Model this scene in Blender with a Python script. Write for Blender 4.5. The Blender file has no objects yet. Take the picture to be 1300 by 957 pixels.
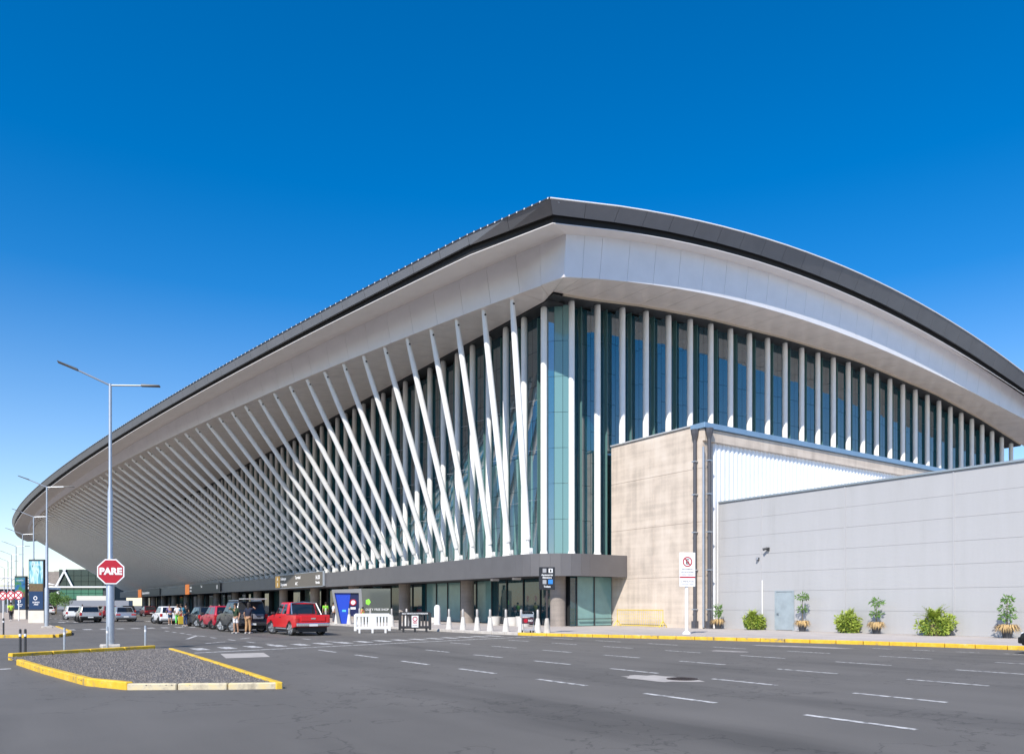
import bpy, bmesh, math, random
import numpy as np
from mathutils import Vector, Matrix

random.seed(7)
S = bpy.context.scene
C = S.collection
R = math.radians

# ------------------------------------------------------------------ camera
# x runs along the gable end of the terminal, y along its kerbside front; origin at the corner
cam_d = bpy.data.cameras.new('camera')
cam = bpy.data.objects.new('camera', cam_d); C.objects.link(cam)
cam.location = (-32.52, -42.45, 1.6)
cam.rotation_euler = (R(90), 0, R(-34.386))
cam_d.sensor_width = 36; cam_d.lens = 36 * 980 / 1300
cam_d.shift_y = 289.5 / 1300
cam_d.clip_end = 6000
S.camera = cam

# ------------------------------------------------------------------ sky and sun
LD = Vector((1.0, 0.65, -1.08)).normalized()
elev = math.asin(-LD.z)
w = bpy.data.worlds.new('World'); S.world = w; w.use_nodes = True
nt = w.node_tree
bg = nt.nodes['Background']
sky = nt.nodes.new('ShaderNodeTexSky'); sky.sky_type = 'NISHITA'
sky.sun_disc = False; sky.sun_elevation = elev
sky.sun_rotation = math.atan2(-LD.x, -LD.y) % (2 * math.pi)
sky.altitude = 0; sky.air_density = 1.0; sky.dust_density = 0.2; sky.ozone_density = 2.0
hs = nt.nodes.new('ShaderNodeHueSaturation')
hs.inputs['Saturation'].default_value = 1.5; hs.inputs['Value'].default_value = 1.0
nt.links.new(sky.outputs[0], hs.inputs['Color'])
wtc = nt.nodes.new('ShaderNodeTexCoord'); wsp = nt.nodes.new('ShaderNodeSeparateXYZ'); wmr = nt.nodes.new('ShaderNodeMapRange')
nt.links.new(wtc.outputs['Generated'], wsp.inputs[0]); nt.links.new(wsp.outputs['Z'], wmr.inputs['Value'])
wmr.inputs['From Min'].default_value = 0.0; wmr.inputs['From Max'].default_value = 0.36
wmr.inputs['To Min'].default_value = 0.0; wmr.inputs['To Max'].default_value = 1.0
nt.links.new(wmr.outputs[0], hs.inputs['Fac'])
tint = nt.nodes.new('ShaderNodeMix'); tint.data_type = 'RGBA'; tint.blend_type = 'MULTIPLY'; tint.inputs[0].default_value = 1.0
tint.inputs[7].default_value = (0.92, 0.925, 1.0, 1)
nt.links.new(hs.outputs[0], tint.inputs[6]); nt.links.new(tint.outputs[2], bg.inputs['Color'])
bg.inputs['Strength'].default_value = 0.125
sd = bpy.data.lights.new('sun', 'SUN'); sd.energy = 4.1; sd.angle = R(0.53); sd.color = (1.0, 0.945, 0.865)
so = bpy.data.objects.new('sun', sd); C.objects.link(so)
so.rotation_euler = LD.to_track_quat('-Z', 'Y').to_euler()
so.location = (-60, -60, 80)
S.view_settings.view_transform = 'Standard'; S.view_settings.look = 'None'
S.view_settings.exposure = 0.5; S.view_settings.gamma = 1
S.render.engine = 'CYCLES'

# ------------------------------------------------------------------ materials
MATS = {}
def mat(name, col, rough=0.6, metal=0.0, var=0.0, scale=3.0, bump=0.0, bscale=None, spec=0.5,
        ior=None, stretch=(1, 1, 1), col2=None, emit=None, coat=0.0, trans=0.0):
    if name in MATS: return MATS[name]
    m = bpy.data.materials.new(name); m.use_nodes = True
    t = m.node_tree; b = t.nodes['Principled BSDF']
    b.inputs['Base Color'].default_value = (*col, 1)
    b.inputs['Roughness'].default_value = rough; b.inputs['Metallic'].default_value = metal
    b.inputs['Specular IOR Level'].default_value = spec
    if ior: b.inputs['IOR'].default_value = ior
    if coat: b.inputs['Coat Weight'].default_value = coat; b.inputs['Coat Roughness'].default_value = 0.05
    if trans: b.inputs['Transmission Weight'].default_value = trans
    if var or col2 or bump:
        tc = t.nodes.new('ShaderNodeTexCoord'); mp = t.nodes.new('ShaderNodeMapping')
        mp.inputs['Scale'].default_value = stretch
        t.links.new(tc.outputs['Object'], mp.inputs[0])
    if var or col2:
        n = t.nodes.new('ShaderNodeTexNoise'); n.inputs['Scale'].default_value = scale
        n.inputs['Detail'].default_value = 6; n.inputs['Roughness'].default_value = 0.6
        t.links.new(mp.outputs[0], n.inputs['Vector'])
        r = t.nodes.new('ShaderNodeValToRGB'); r.color_ramp.elements[0].position = 0.34; r.color_ramp.elements[1].position = 0.66
        c2 = col2 or tuple(c * (1 + var) for c in col); c1 = col if col2 else tuple(c * (1 - var) for c in col)
        r.color_ramp.elements[0].color = (*c1, 1); r.color_ramp.elements[1].color = (*c2, 1)
        t.links.new(n.outputs['Fac'], r.inputs[0]); t.links.new(r.outputs[0], b.inputs['Base Color'])
    if bump:
        n2 = t.nodes.new('ShaderNodeTexNoise'); n2.inputs['Scale'].default_value = bscale or scale * 6
        n2.inputs['Detail'].default_value = 4; t.links.new(mp.outputs[0], n2.inputs['Vector'])
        bp = t.nodes.new('ShaderNodeBump'); bp.inputs['Strength'].default_value = bump; bp.inputs['Distance'].default_value = 0.02
        t.links.new(n2.outputs['Fac'], bp.inputs['Height']); t.links.new(bp.outputs[0], b.inputs['Normal'])
    if emit:
        b.inputs['Emission Color'].default_value = (*emit[:3], 1); b.inputs['Emission Strength'].default_value = emit[3]
    MATS[name] = m
    return m

def asphalt_material():
    m = mat('asphalt', (0.1, 0.1, 0.1), 0.85)
    t = m.node_tree; b = t.nodes['Principled BSDF']; L = t.links
    tc = t.nodes.new('ShaderNodeTexCoord')
    def noise(sc, det, stretch=None):
        n = t.nodes.new('ShaderNodeTexNoise'); n.inputs['Scale'].default_value = sc; n.inputs['Detail'].default_value = det
        if stretch:
            mp = t.nodes.new('ShaderNodeMapping'); mp.inputs['Scale'].default_value = stretch
            L.new(tc.outputs['Object'], mp.inputs[0]); L.new(mp.outputs[0], n.inputs['Vector'])
        else: L.new(tc.outputs['Object'], n.inputs['Vector'])
        return n
    big = noise(0.16, 5); tyre = noise(1.0, 4, (0.9, 0.05, 1)); fine = noise(60, 3); crack = noise(0.5, 8, (1, 1, 1))
    r = t.nodes.new('ShaderNodeValToRGB')
    r.color_ramp.elements[0].position = 0.36; r.color_ramp.elements[1].position = 0.64
    r.color_ramp.elements[0].color = (0.108, 0.099, 0.087, 1); r.color_ramp.elements[1].color = (0.164, 0.150, 0.133, 1)
    def mx(a, bb, f):
        x = t.nodes.new('ShaderNodeMix'); x.data_type = 'FLOAT'; x.inputs[0].default_value = f
        L.new(a, x.inputs[2]); L.new(bb, x.inputs[3]); return x.outputs[0]
    f1 = mx(big.outputs['Fac'], tyre.outputs['Fac'], 0.45); f2 = mx(f1, fine.outputs['Fac'], 0.3); f3 = mx(f2, crack.outputs['Fac'], 0.2)
    L.new(f3, r.inputs[0]); L.new(r.outputs[0], b.inputs['Base Color'])
    vo = t.nodes.new('ShaderNodeTexVoronoi'); vo.feature = 'DISTANCE_TO_EDGE'; vo.inputs['Scale'].default_value = 0.22
    wob = noise(0.8, 6); mxv = t.nodes.new('ShaderNodeMix'); mxv.data_type = 'VECTOR'; mxv.inputs[0].default_value = 0.55
    L.new(tc.outputs['Object'], mxv.inputs[4]); sc = t.nodes.new('ShaderNodeVectorMath'); sc.operation = 'SCALE'; sc.inputs['Scale'].default_value = 6
    L.new(wob.outputs['Color'], sc.inputs[0]); ad = t.nodes.new('ShaderNodeVectorMath'); ad.operation = 'ADD'
    L.new(tc.outputs['Object'], ad.inputs[0]); L.new(sc.outputs[0], ad.inputs[1]); L.new(ad.outputs[0], vo.inputs['Vector'])
    cm = t.nodes.new('ShaderNodeMapRange'); cm.inputs['From Max'].default_value = 0.012; cm.inputs['To Min'].default_value = 0.62; cm.inputs['To Max'].default_value = 1.0
    L.new(vo.outputs['Distance'], cm.inputs['Value'])
    oil = noise(0.35, 7, (1.3, 0.22, 1)); om = t.nodes.new('ShaderNodeMapRange'); om.inputs['From Min'].default_value = 0.56; om.inputs['From Max'].default_value = 0.72; om.inputs['To Min'].default_value = 1.0; om.inputs['To Max'].default_value = 0.68
    L.new(oil.outputs['Fac'], om.inputs['Value'])
    mm = t.nodes.new('ShaderNodeMath'); mm.operation = 'MULTIPLY'; L.new(cm.outputs[0], mm.inputs[0]); L.new(om.outputs[0], mm.inputs[1])
    fx = t.nodes.new('ShaderNodeVectorMath'); fx.operation = 'SCALE'; L.new(r.outputs[0], fx.inputs[0]); L.new(mm.outputs[0], fx.inputs['Scale']); L.new(fx.outputs[0], b.inputs['Base Color'])
    bp = t.nodes.new('ShaderNodeBump'); bp.inputs['Strength'].default_value = 0.35; bp.inputs['Distance'].default_value = 0.01
    L.new(fine.outputs['Fac'], bp.inputs['Height']); L.new(bp.outputs[0], b.inputs['Normal'])
    return m

def concrete_material(name, c1, c2, c3):
    m = mat(name, c1, 0.9)
    t = m.node_tree; b = t.nodes['Principled BSDF']; L = t.links
    tc = t.nodes.new('ShaderNodeTexCoord')
    def noise(sc, det, stretch):
        n = t.nodes.new('ShaderNodeTexNoise'); n.inputs['Scale'].default_value = sc; n.inputs['Detail'].default_value = det
        mp = t.nodes.new('ShaderNodeMapping'); mp.inputs['Scale'].default_value = stretch
        L.new(tc.outputs['Object'], mp.inputs[0]); L.new(mp.outputs[0], n.inputs['Vector']); return n
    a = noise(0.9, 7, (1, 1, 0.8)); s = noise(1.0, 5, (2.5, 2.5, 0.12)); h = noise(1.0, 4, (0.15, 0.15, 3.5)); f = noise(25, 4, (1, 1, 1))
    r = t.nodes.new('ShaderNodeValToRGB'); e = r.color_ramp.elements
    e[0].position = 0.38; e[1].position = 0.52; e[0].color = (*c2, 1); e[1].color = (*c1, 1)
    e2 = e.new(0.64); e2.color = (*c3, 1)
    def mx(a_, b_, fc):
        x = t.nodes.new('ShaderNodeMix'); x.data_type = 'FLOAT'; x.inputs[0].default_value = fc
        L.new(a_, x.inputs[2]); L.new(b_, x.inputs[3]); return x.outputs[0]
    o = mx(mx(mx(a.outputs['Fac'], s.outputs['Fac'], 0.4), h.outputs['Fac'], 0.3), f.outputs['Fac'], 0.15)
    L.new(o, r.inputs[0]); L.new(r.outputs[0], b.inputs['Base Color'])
    bp = t.nodes.new('ShaderNodeBump'); bp.inputs['Strength'].default_value = 0.3; bp.inputs['Distance'].default_value = 0.02
    L.new(o, bp.inputs['Height']); L.new(bp.outputs[0], b.inputs['Normal'])
    return m

def picture_material(name, cols, scale, stretch):
    m = mat(name, cols[0], 0.35)
    t = m.node_tree; b = t.nodes['Principled BSDF']; L = t.links
    tc = t.nodes.new('ShaderNodeTexCoord'); mp = t.nodes.new('ShaderNodeMapping'); mp.inputs['Scale'].default_value = stretch
    L.new(tc.outputs['Object'], mp.inputs[0])
    n = t.nodes.new('ShaderNodeTexNoise'); n.inputs['Scale'].default_value = scale; n.inputs['Detail'].default_value = 5; n.inputs['Distortion'].default_value = 0.6
    L.new(mp.outputs[0], n.inputs['Vector'])
    r = t.nodes.new('ShaderNodeValToRGB'); e = r.color_ramp.elements
    e[0].position = 0.3; e[1].position = 0.7; e[0].color = (*cols[0], 1); e[1].color = (*cols[-1], 1)
    for i, c in enumerate(cols[1:-1]):
        x = e.new(0.3 + 0.4 * (i + 1) / (len(cols) - 1)); x.color = (*c, 1)
    L.new(n.outputs['Fac'], r.inputs[0]); L.new(r.outputs[0], b.inputs['Base Color'])
    return m

M_ASPH = asphalt_material()
M_CONC = concrete_material('raw_concrete', (0.59, 0.50, 0.415), (0.42, 0.355, 0.295), (0.67, 0.585, 0.50))
M_PAVE = concrete_material('pavement_concrete', (0.46, 0.41, 0.375), (0.38, 0.345, 0.315), (0.52, 0.47, 0.43))
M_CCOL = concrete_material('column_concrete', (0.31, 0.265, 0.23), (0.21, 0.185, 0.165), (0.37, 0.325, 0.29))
M_WHITE = mat('white_steel', (0.84, 0.83, 0.80), 0.42, 0, 0.035, 1.5)
M_PANEL = mat('eave_panel_white', (0.78, 0.77, 0.79), 0.38, 0.0, 0.03, 0.7, spec=0.5)
M_STRIP = mat('eave_soffit_white', (0.74, 0.70, 0.67), 0.5, 0, 0.03, 0.8)
M_SOFF = mat('soffit_bronze_panel', (0.80, 0.73, 0.68), 0.38, 0.2, 0.05, 0.9)
M_FASC = mat('roof_fascia_grey', (0.175, 0.175, 0.185), 0.4, 0.3, 0.06, 0.6)
M_BLACK = mat('black_gap', (0.012, 0.012, 0.013), 0.7)
M_ROOF = mat('roof_sheet', (0.55, 0.56, 0.58), 0.45, 0.3)
M_EDGE = mat('roof_edge_white', (0.8, 0.8, 0.8), 0.4)
M_GLASS = mat('facade_glass', (0.002, 0.062, 0.088), 0.03, 0, ior=2.9, spec=0.5)
M_GLASS2 = mat('facade_glass_sunlit', (0.14, 0.27, 0.265), 0.08, 0, ior=1.7, spec=0.5)  # same facade glass, with sunlight put into its pale teal colour
M_GGL = mat('shop_glass_dark', (0.006, 0.05, 0.065), 0.03, 0, ior=1.9)
M_GPALE = mat('shop_glass_frosted_sunlit', (0.20, 0.36, 0.35), 0.12, 0, ior=1.5, var=0.08, scale=1.2)  # frosted panes, the sun on them painted into the pale teal
M_FIN = mat('glass_fin', (0.10, 0.2, 0.19), 0.15, 0, ior=1.5)
M_CANO = mat('canopy_grey', (0.145, 0.137, 0.138), 0.45, 0.25, 0.05, 0.8)
M_DARK = mat('dark_grey_metal', (0.05, 0.052, 0.056), 0.5, 0.3)
M_CORE = mat('dark_interior', (0.012, 0.014, 0.016), 0.8)
M_GALV = mat('galvanised_steel', (0.46, 0.49, 0.53), 0.42, 0.6, 0.06, 5)
def worn(name, stops, scale, rough=0.8, stretch=(1, 1, 1)):
    m = mat(name, stops[-1][1], rough)
    t = m.node_tree; b = t.nodes['Principled BSDF']
    g = t.nodes.new('ShaderNodeNewGeometry'); mp = t.nodes.new('ShaderNodeMapping'); mp.inputs['Scale'].default_value = stretch
    n = t.nodes.new('ShaderNodeTexNoise'); n.inputs['Scale'].default_value = scale; n.inputs['Detail'].default_value = 9; n.inputs['Roughness'].default_value = 0.68
    t.links.new(g.outputs['Position'], mp.inputs[0]); t.links.new(mp.outputs[0], n.inputs['Vector'])
    r = t.nodes.new('ShaderNodeValToRGB'); e = r.color_ramp.elements
    e[0].position = stops[0][0]; e[0].color = (*stops[0][1], 1); e[1].position = stops[-1][0]; e[1].color = (*stops[-1][1], 1)
    for p_, c_ in stops[1:-1]:
        x = e.new(p_); x.color = (*c_, 1)
    t.links.new(n.outputs['Fac'], r.inputs[0]); t.links.new(r.outputs[0], b.inputs['Base Color'])
    bp = t.nodes.new('ShaderNodeBump'); bp.inputs['Strength'].default_value = 0.3; bp.inputs['Distance'].default_value = 0.015
    t.links.new(n.outputs['Fac'], bp.inputs['Height']); t.links.new(bp.outputs[0], b.inputs['Normal'])
    return m
M_YEL = worn('kerb_yellow_paint', [(0.33, (0.26, 0.21, 0.13)), (0.40, (0.55, 0.36, 0.06)), (0.48, (0.70, 0.43, 0.02)), (0.62, (0.74, 0.49, 0.07)), (0.72, (0.62, 0.52, 0.34))], 2.6)
M_KFADE = worn('kerb_faded_paint', [(0.34, (0.35, 0.3, 0.22)), (0.5, (0.6, 0.52, 0.36)), (0.66, (0.70, 0.55, 0.25))], 3)
M_KERB = mat('kerb_concrete', (0.5, 0.46, 0.41), 0.9, 0, 0.15, 3, 0.3)
def worn_paint():
    m = mat('road_paint_white', (0.72, 0.71, 0.68), 0.75)
    t = m.node_tree; b = t.nodes['Principled BSDF']
    tc = t.nodes.new('ShaderNodeTexCoord'); n = t.nodes.new('ShaderNodeTexNoise'); n.inputs['Scale'].default_value = 7; n.inputs['Detail'].default_value = 8
    t.links.new(tc.outputs['Object'], n.inputs['Vector'])
    r = t.nodes.new('ShaderNodeValToRGB'); r.color_ramp.elements[0].position = 0.36; r.color_ramp.elements[1].position = 0.56
    r.color_ramp.elements[0].color = (0.2, 0.19, 0.18, 1); r.color_ramp.elements[1].color = (0.66, 0.64, 0.61, 1)
    t.links.new(n.outputs['Fac'], r.inputs[0]); t.links.new(r.outputs[0], b.inputs['Base Color'])
    return m
M_PAINT = worn_paint()
M_BLUECAP = mat('blue_grey_coping', (0.22, 0.34, 0.47), 0.4, 0.3, 0.05, 2)
M_CORR = mat('corrugated_white', (0.80, 0.81, 0.83), 0.45, 0, 0.02, 1)
M_SHED = worn('shed_cladding_grey', [(0.28, (0.375, 0.37, 0.368)), (0.42, (0.415, 0.41, 0.41)), (0.6, (0.43, 0.425, 0.428)), (0.75, (0.45, 0.445, 0.445))], 0.7, 0.5, (1.5, 1.5, 0.16))
M_DOOR = mat('pale_blue_door', (0.31, 0.36, 0.385), 0.5, 0, 0.1, 2)
M_PIPE = mat('dark_downpipe', (0.075, 0.075, 0.085), 0.5)
M_TYRE = mat('tyre_rubber', (0.018, 0.018, 0.018), 0.85)
M_RIM = mat('wheel_rim', (0.55, 0.55, 0.56), 0.35, 0.8)
M_CGL = mat('car_glass', (0.01, 0.012, 0.014), 0.04, 0, ior=1.7)
M_TRIM = mat('black_plastic', (0.025, 0.025, 0.027), 0.6)
M_CHROME = mat('chrome', (0.7, 0.7, 0.7), 0.2, 0.9)
M_TAIL = mat('tail_light_red', (0.45, 0.02, 0.02), 0.2)
M_HEAD = mat('head_light', (0.7, 0.72, 0.74), 0.1)
M_PLATE = mat('number_plate', (0.75, 0.75, 0.74), 0.5)
M_SIGNW = mat('sign_white', (0.78, 0.78, 0.78), 0.45)
M_SIGNR = mat('sign_red', (0.42, 0.006, 0.022), 0.4)
M_SIGNK = mat('sign_black', (0.018, 0.018, 0.022), 0.45)
M_GRASS = mat('dry_fringe', (0.48, 0.33, 0.15), 0.9, 0, 0.25, 6)
M_POT = mat('dark_pot', (0.055, 0.06, 0.07), 0.6)

# ------------------------------------------------------------------ mesh helpers
class MB:
    def __init__(s): s.v = []; s.f = []
    def add(s, vs, fs):
        o = len(s.v); s.v += [tuple(v) for v in vs]; s.f += [tuple(i + o for i in f) for f in fs]; return s
    def box(s, x0, x1, y0, y1, z0, z1):
        return s.add([(x0,y0,z0),(x1,y0,z0),(x1,y1,z0),(x0,y1,z0),(x0,y0,z1),(x1,y0,z1),(x1,y1,z1),(x0,y1,z1)],
                     [(3,2,1,0),(4,5,6,7),(0,1,5,4),(1,2,6,5),(2,3,7,6),(3,0,4,7)])
    def slab(s, q, t):
        a = [Vector(p) for p in q]; n = (a[1]-a[0]).cross(a[-1]-a[0]).normalized() * t
        b = [p - n for p in a]; k = len(a)
        return s.add(a + b, [tuple(range(k)), tuple(range(2*k-1, k-1, -1))] + [((i+1) % k, i, k+i, k+(i+1) % k) for i in range(k)])
    def tube(s, pts, rad, n=8, caps=True):
        pts = [Vector(p) for p in pts]
        if not hasattr(rad, '__len__'): rad = [rad] * len(pts)
        o = len(s.v); ref = None
        for i, p in enumerate(pts):
            d = (pts[min(i+1, len(pts)-1)] - pts[max(i-1, 0)]).normalized()
            if ref is None: ref = d.orthogonal().normalized()
            a = (ref - d * ref.dot(d)).normalized(); b = d.cross(a); ref = a
            for k in range(n):
                t = 2 * math.pi * k / n
                s.v.append(tuple(p + (a * math.cos(t) + b * math.sin(t)) * rad[i]))
        for i in range(len(pts)-1):
            for k in range(n):
                k2 = (k+1) % n
                s.f.append((o+i*n+k, o+i*n+k2, o+(i+1)*n+k2, o+(i+1)*n+k))
        if caps:
            s.f.append(tuple(o+k for k in range(n-1, -1, -1))); s.f.append(tuple(o+(len(pts)-1)*n+k for k in range(n)))
        return s
    def lathe(s, prof, n=16, c=(0, 0)):
        o = len(s.v)
        for r, z in prof:
            for k in range(n):
                t = 2*math.pi*k/n; s.v.append((c[0]+r*math.cos(t), c[1]+r*math.sin(t), z))
        for i in range(len(prof)-1):
            for k in range(n):
                k2 = (k+1) % n; s.f.append((o+i*n+k, o+i*n+k2, o+(i+1)*n+k2, o+(i+1)*n+k))
        s.f.append(tuple(o+k for k in range(n-1, -1, -1))); s.f.append(tuple(o+(len(prof)-1)*n+k for k in range(n)))
        return s
    def prism(s, poly, a0, a1, axis='y', taper=1.0, tp0=None):
        # poly in two coords, extruded along axis
        n = len(poly)
        def P(p, a):
            return {'y': (p[0], a, p[1]), 'x': (a, p[0], p[1]), 'z': (p[0], p[1], a)}[axis]
        return s.add([P(p, a0) for p in poly] + [P(p, a1) for p in poly],
                     [tuple(range(n)), tuple(range(2*n-1, n-1, -1))] + [((i+1) % n, i, n+i, n+(i+1) % n) for i in range(n)])
    def mesh(s, name, smooth=False, bevel=0.0, seg=2):
        me = bpy.data.meshes.new(name); me.from_pydata(s.v, [], s.f)
        bm = bmesh.new(); bm.from_mesh(me)
        bmesh.ops.recalc_face_normals(bm, faces=bm.faces)
        if bevel:
            es = [e for e in bm.edges if len(e.link_faces) == 2 and e.calc_face_angle(0) > 0.6]
            bmesh.ops.bevel(bm, geom=es, offset=bevel, segments=seg, affect='EDGES', clamp_overlap=True, profile=0.6)
        bm.to_mesh(me); bm.free()
        if smooth:
            me.polygons.foreach_set('use_smooth', [True] * len(me.polygons))
            try: me.set_sharp_from_angle(angle=R(38))
            except Exception: pass
        return me
    def build(s, name, m, parent=None, smooth=False, bevel=0.0, loc=None, seg=2):
        return obj(name, s.mesh(name, smooth, bevel, seg), m, parent, loc)

def obj(name, me, m=None, parent=None, loc=None, rot=None, scale=None):
    o = bpy.data.objects.new(name, me); C.objects.link(o)
    if m is not None and me is not None and not me.materials: me.materials.append(m)
    if parent: o.parent = parent
    if loc is not None: o.location = loc
    if rot is not None: o.rotation_euler = rot
    if scale is not None: o.scale = scale
    return o
def tag(o, label, cat, group=None):
    o['label'] = label; o['category'] = cat
    if group: o['group'] = group
    return o
def thing(name, label, cat, loc=(0, 0, 0), rz=0.0, group=None):
    o = bpy.data.objects.new(name, None); C.objects.link(o); o.location = loc; o.rotation_euler = (0, 0, rz)
    o.empty_display_size = 0.2
    return tag(o, label, cat, group)
def struct(o, kind='structure'):
    o['kind'] = kind; return o
def text(name, body, size, m, parent=None, loc=(0, 0, 0), rot=(0, 0, 0), align='CENTER', ext=0.004, scale=None, bold=0.0):
    cu = bpy.data.curves.new(name, 'FONT'); cu.body = body; cu.size = size; cu.align_x = align; cu.align_y = 'CENTER'
    cu.extrude = ext; cu.offset = bold; cu.resolution_u = 3
    t = bpy.data.objects.new(name + '_tmp', cu); C.objects.link(t)
    dg = bpy.context.evaluated_depsgraph_get(); me = bpy.data.meshes.new_from_object(t.evaluated_get(dg))
    bpy.data.objects.remove(t); bpy.data.curves.remove(cu)
    me.materials.clear()
    return obj(name, me, m, parent, loc, rot, scale)

def poly4(xs, ys):
    p = np.polyfit(xs, ys, 4); return lambda x: float(np.polyval(p, x))

# ------------------------------------------------------------------ ground, road, pavements
PZ = 0.13
me = MB().add([(-2500,-2500,0),(2500,-2500,0),(2500,2500,0),(-2500,2500,0)], [(0,1,2,3)])
struct(me.build('ground_road', M_ASPH))

KERB = [(-9.6, 205), (-9.6, 60), (-9.55, 12), (-9.5, -5.5), (-9.0, -8.6), (-8.05, -11.2), (-7.0, -13.6), (-6.0, -16.0), (-5.05, -18.6), (-4.0, -21.6),
        (-3.0, -24.6), (-2.35, -27.5), (-1.95, -30.6), (-1.75, -36), (-1.7, -60)]
def resample(pts, step):
    out = [Vector((*pts[0], 0))]
    for a, b in zip(pts[:-1], pts[1:]):
        a = Vector((*a, 0)); b = Vector((*b, 0)); n = max(1, round((b-a).length/step))
        for i in range(1, n+1): out.append(a.lerp(b, i/n))
    return out
kp = resample(KERB, 4.0)
# pavement sheet
inner = [(k.x + 0.18, k.y) for k in kp]
pv = MB()
top = [(x, y, PZ) for x, y in inner]; far = [(80, y, PZ) for x, y in inner]
n = len(top); pv.add(top + far, [(i, i+1, n+i+1, n+i) for i in range(n-1)])
pave = struct(pv.build('pavement', M_PAVE))
# paving joints: recessed strips proud of nothing, built as thin dark joint slabs
def kerb_run(pts, name, parent, m, h=0.15, wd=0.18, side=1, gap=0.012):
    for a, b in zip(pts[:-1], pts[1:]):
        d = (b-a).normalized(); nrm = Vector((d.y, -d.x, 0)) * (-side)
        a2 = a + d*gap; b2 = b - d*gap
        q = [a2, b2, b2 + nrm*wd, a2 + nrm*wd]
        mb = MB().prism([(p.x, p.y) for p in q], -0.02, h, 'z')
        mm = m(a, b) if callable(m) else m
        mb.build(name, mm, parent, bevel=0.018, seg=1)
kroot = struct(obj('kerb', None)); kroot.empty_display_size = 0.3
def kmat(a, b):
    return M_YEL if b.y < -9.4 else M_KERB
kseg = resample(KERB[3:], 1.0); kerb_run(kseg, 'kerb_stone', kroot, kmat, side=1)
kerb_run(resample(KERB[:4], 4.0), 'kerb_stone', kroot, kmat, side=1)

# painted markings
def quad_mark(mb, pts, z=0.004):
    mb.add([(x, y, z) for x, y in pts], [tuple(range(len(pts)))])
marks = []
markroot = struct(obj('road_marking', None)); markroot.empty_display_size = 0.3
def mark(pts, name='painted_dash', z=0.004, m=None):
    mb = MB(); quad_mark(mb, pts, z); return mb.build(name, m or M_PAINT, markroot)
def dash(v, u0, u1, wd=0.13):
    mark([(v-wd/2, u1), (v+wd/2, u1), (v+wd/2, u0), (v-wd/2, u0)])
for v, u0, stop in ((-22.62, -15.75, -40), (-19.43, -17.85, -41), (-16.05, -13.7, -44), (-12.6, -13.05, -46)):
    u = u0
    while u > stop:
        dash(v, u, u - 1.65); u -= 3.3
u = -12.4
while u > -48:
    dash(-9.6 + 0.035 * max(0, -u - 18), u, u - 1.65); u -= 3.3
u = -26.3
while u > -48:
    dash(-5.2 + min(0.12 * (-u - 26.3), 0.6), u, u - 0.75, 0.11); u -= 1.42
# stop line and near zebra
def sl(v): return -15.1 + 0.266 * (v + 26.65)
mark([(-26.7, sl(-26.7) - 0.1), (-7.2, sl(-7.2) - 0.1), (-7.2, sl(-7.2) + 0.14), (-26.7, sl(-26.7) + 0.14)], 'stop_line')
for i in range(16):
    v = -26.25 + i * 1.03
    c = sl(v) + 2.2
    mark([(v, c - 0.72), (v + 0.46, c - 0.66), (v + 0.46, c + 0.72), (v, c + 0.66)], 'zebra_stripe')
for i in range(17):
    v = -28.1 + i * 1.0
    c = 15.4 + 0.27 * (v + 27.7)
    mark([(v, c - 0.8), (v + 0.5, c - 0.75), (v + 0.5, c + 0.8), (v, c + 0.75)], 'zebra_stripe')
for i in range(14):
    v = -28 + i * 1.25; mark([(v, 40), (v+0.55, 40.1), (v+0.55, 42.6), (v, 42.5)], 'zebra_stripe')
for v, u in ((-23.2, 9.4), (-23.2, 7.2), (-23.2, 4.9), (-23.25, 3.0), (-23.2, -2.2), (-23.1, -5.3), (-23.0, -8.0), (-22.85, -10.3), (-19.95, -6.3), (-19.9, -9.3)):
    dash(v, u, u - 1.15, 0.14)
for a, b in (((-23.35, 1.0), (-23.1, -0.9)), ((-23.3, 0.3), (-24.6, -3.7)), ((-22.4, -4.8), (-21.75, -3.9)), ((-24.85, -8.5), (-23.75, -7.4))):
    d = (Vector(b) - Vector(a)).normalized(); q = Vector((-d.y, d.x)) * 0.08
    mark([tuple(Vector(a)+q), tuple(Vector(a)-q), tuple(Vector(b)-q), tuple(Vector(b)+q)])
for v in (-25.6, -22.3):
    u = 45
    while u < 150: dash(v, u + 3, u, 0.15); u += 8
M_PATCH = mat('concrete_patch', (0.44, 0.40, 0.36), 0.9, 0, 0.12, 2.5, 0.2)
M_PATCH2 = mat('pale_worn_patch', (0.33, 0.30, 0.275), 0.9, 0, 0.28, 3.0, 0.2)
mark([(-26.1, -16.1), (-24.75, -16.3), (-25.2, -18.5), (-26.5, -18.4)], 'concrete_patch', 0.006, M_PATCH)
def blob(c, rx, ry, rot, name, m, z, n=22, j=0.2):
    pts = []
    for k in range(n):
        t = 2*math.pi*k/n; r = 1 + random.uniform(-j, j)
        x, y = rx*r*math.cos(t), ry*r*math.sin(t)
        pts.append((c[0] + x*math.cos(rot) - y*math.sin(rot), c[1] + x*math.sin(rot) + y*math.cos(rot)))
    return mark(pts, name, z, m)
blob((-20.35, -30.35), 0.62, 0.95, R(8), 'worn_patch', M_PATCH, 0.006)
blob((-6.6, -24.2), 0.55, 2.0, R(12), 'worn_patch', M_PATCH2, 0.006)
blob((-11.2, -24.6), 0.4, 0.7, R(12), 'worn_patch', M_PATCH2, 0.006)
mh = MB().lathe([(0.34, 0.0), (0.34, 0.012), (0.27, 0.012), (0.26, 0.008)], 20)
for k in range(-2, 3): mh.box(-0.2, 0.2, k*0.09-0.015, k*0.09+0.015, 0.005, 0.014)
o = mh.build('manhole_cover', mat('rusty_iron', (0.06, 0.045, 0.04), 0.7, 0.4, 0.3, 12), None, loc=(-20.05, -30.75, 0.005))
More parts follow.
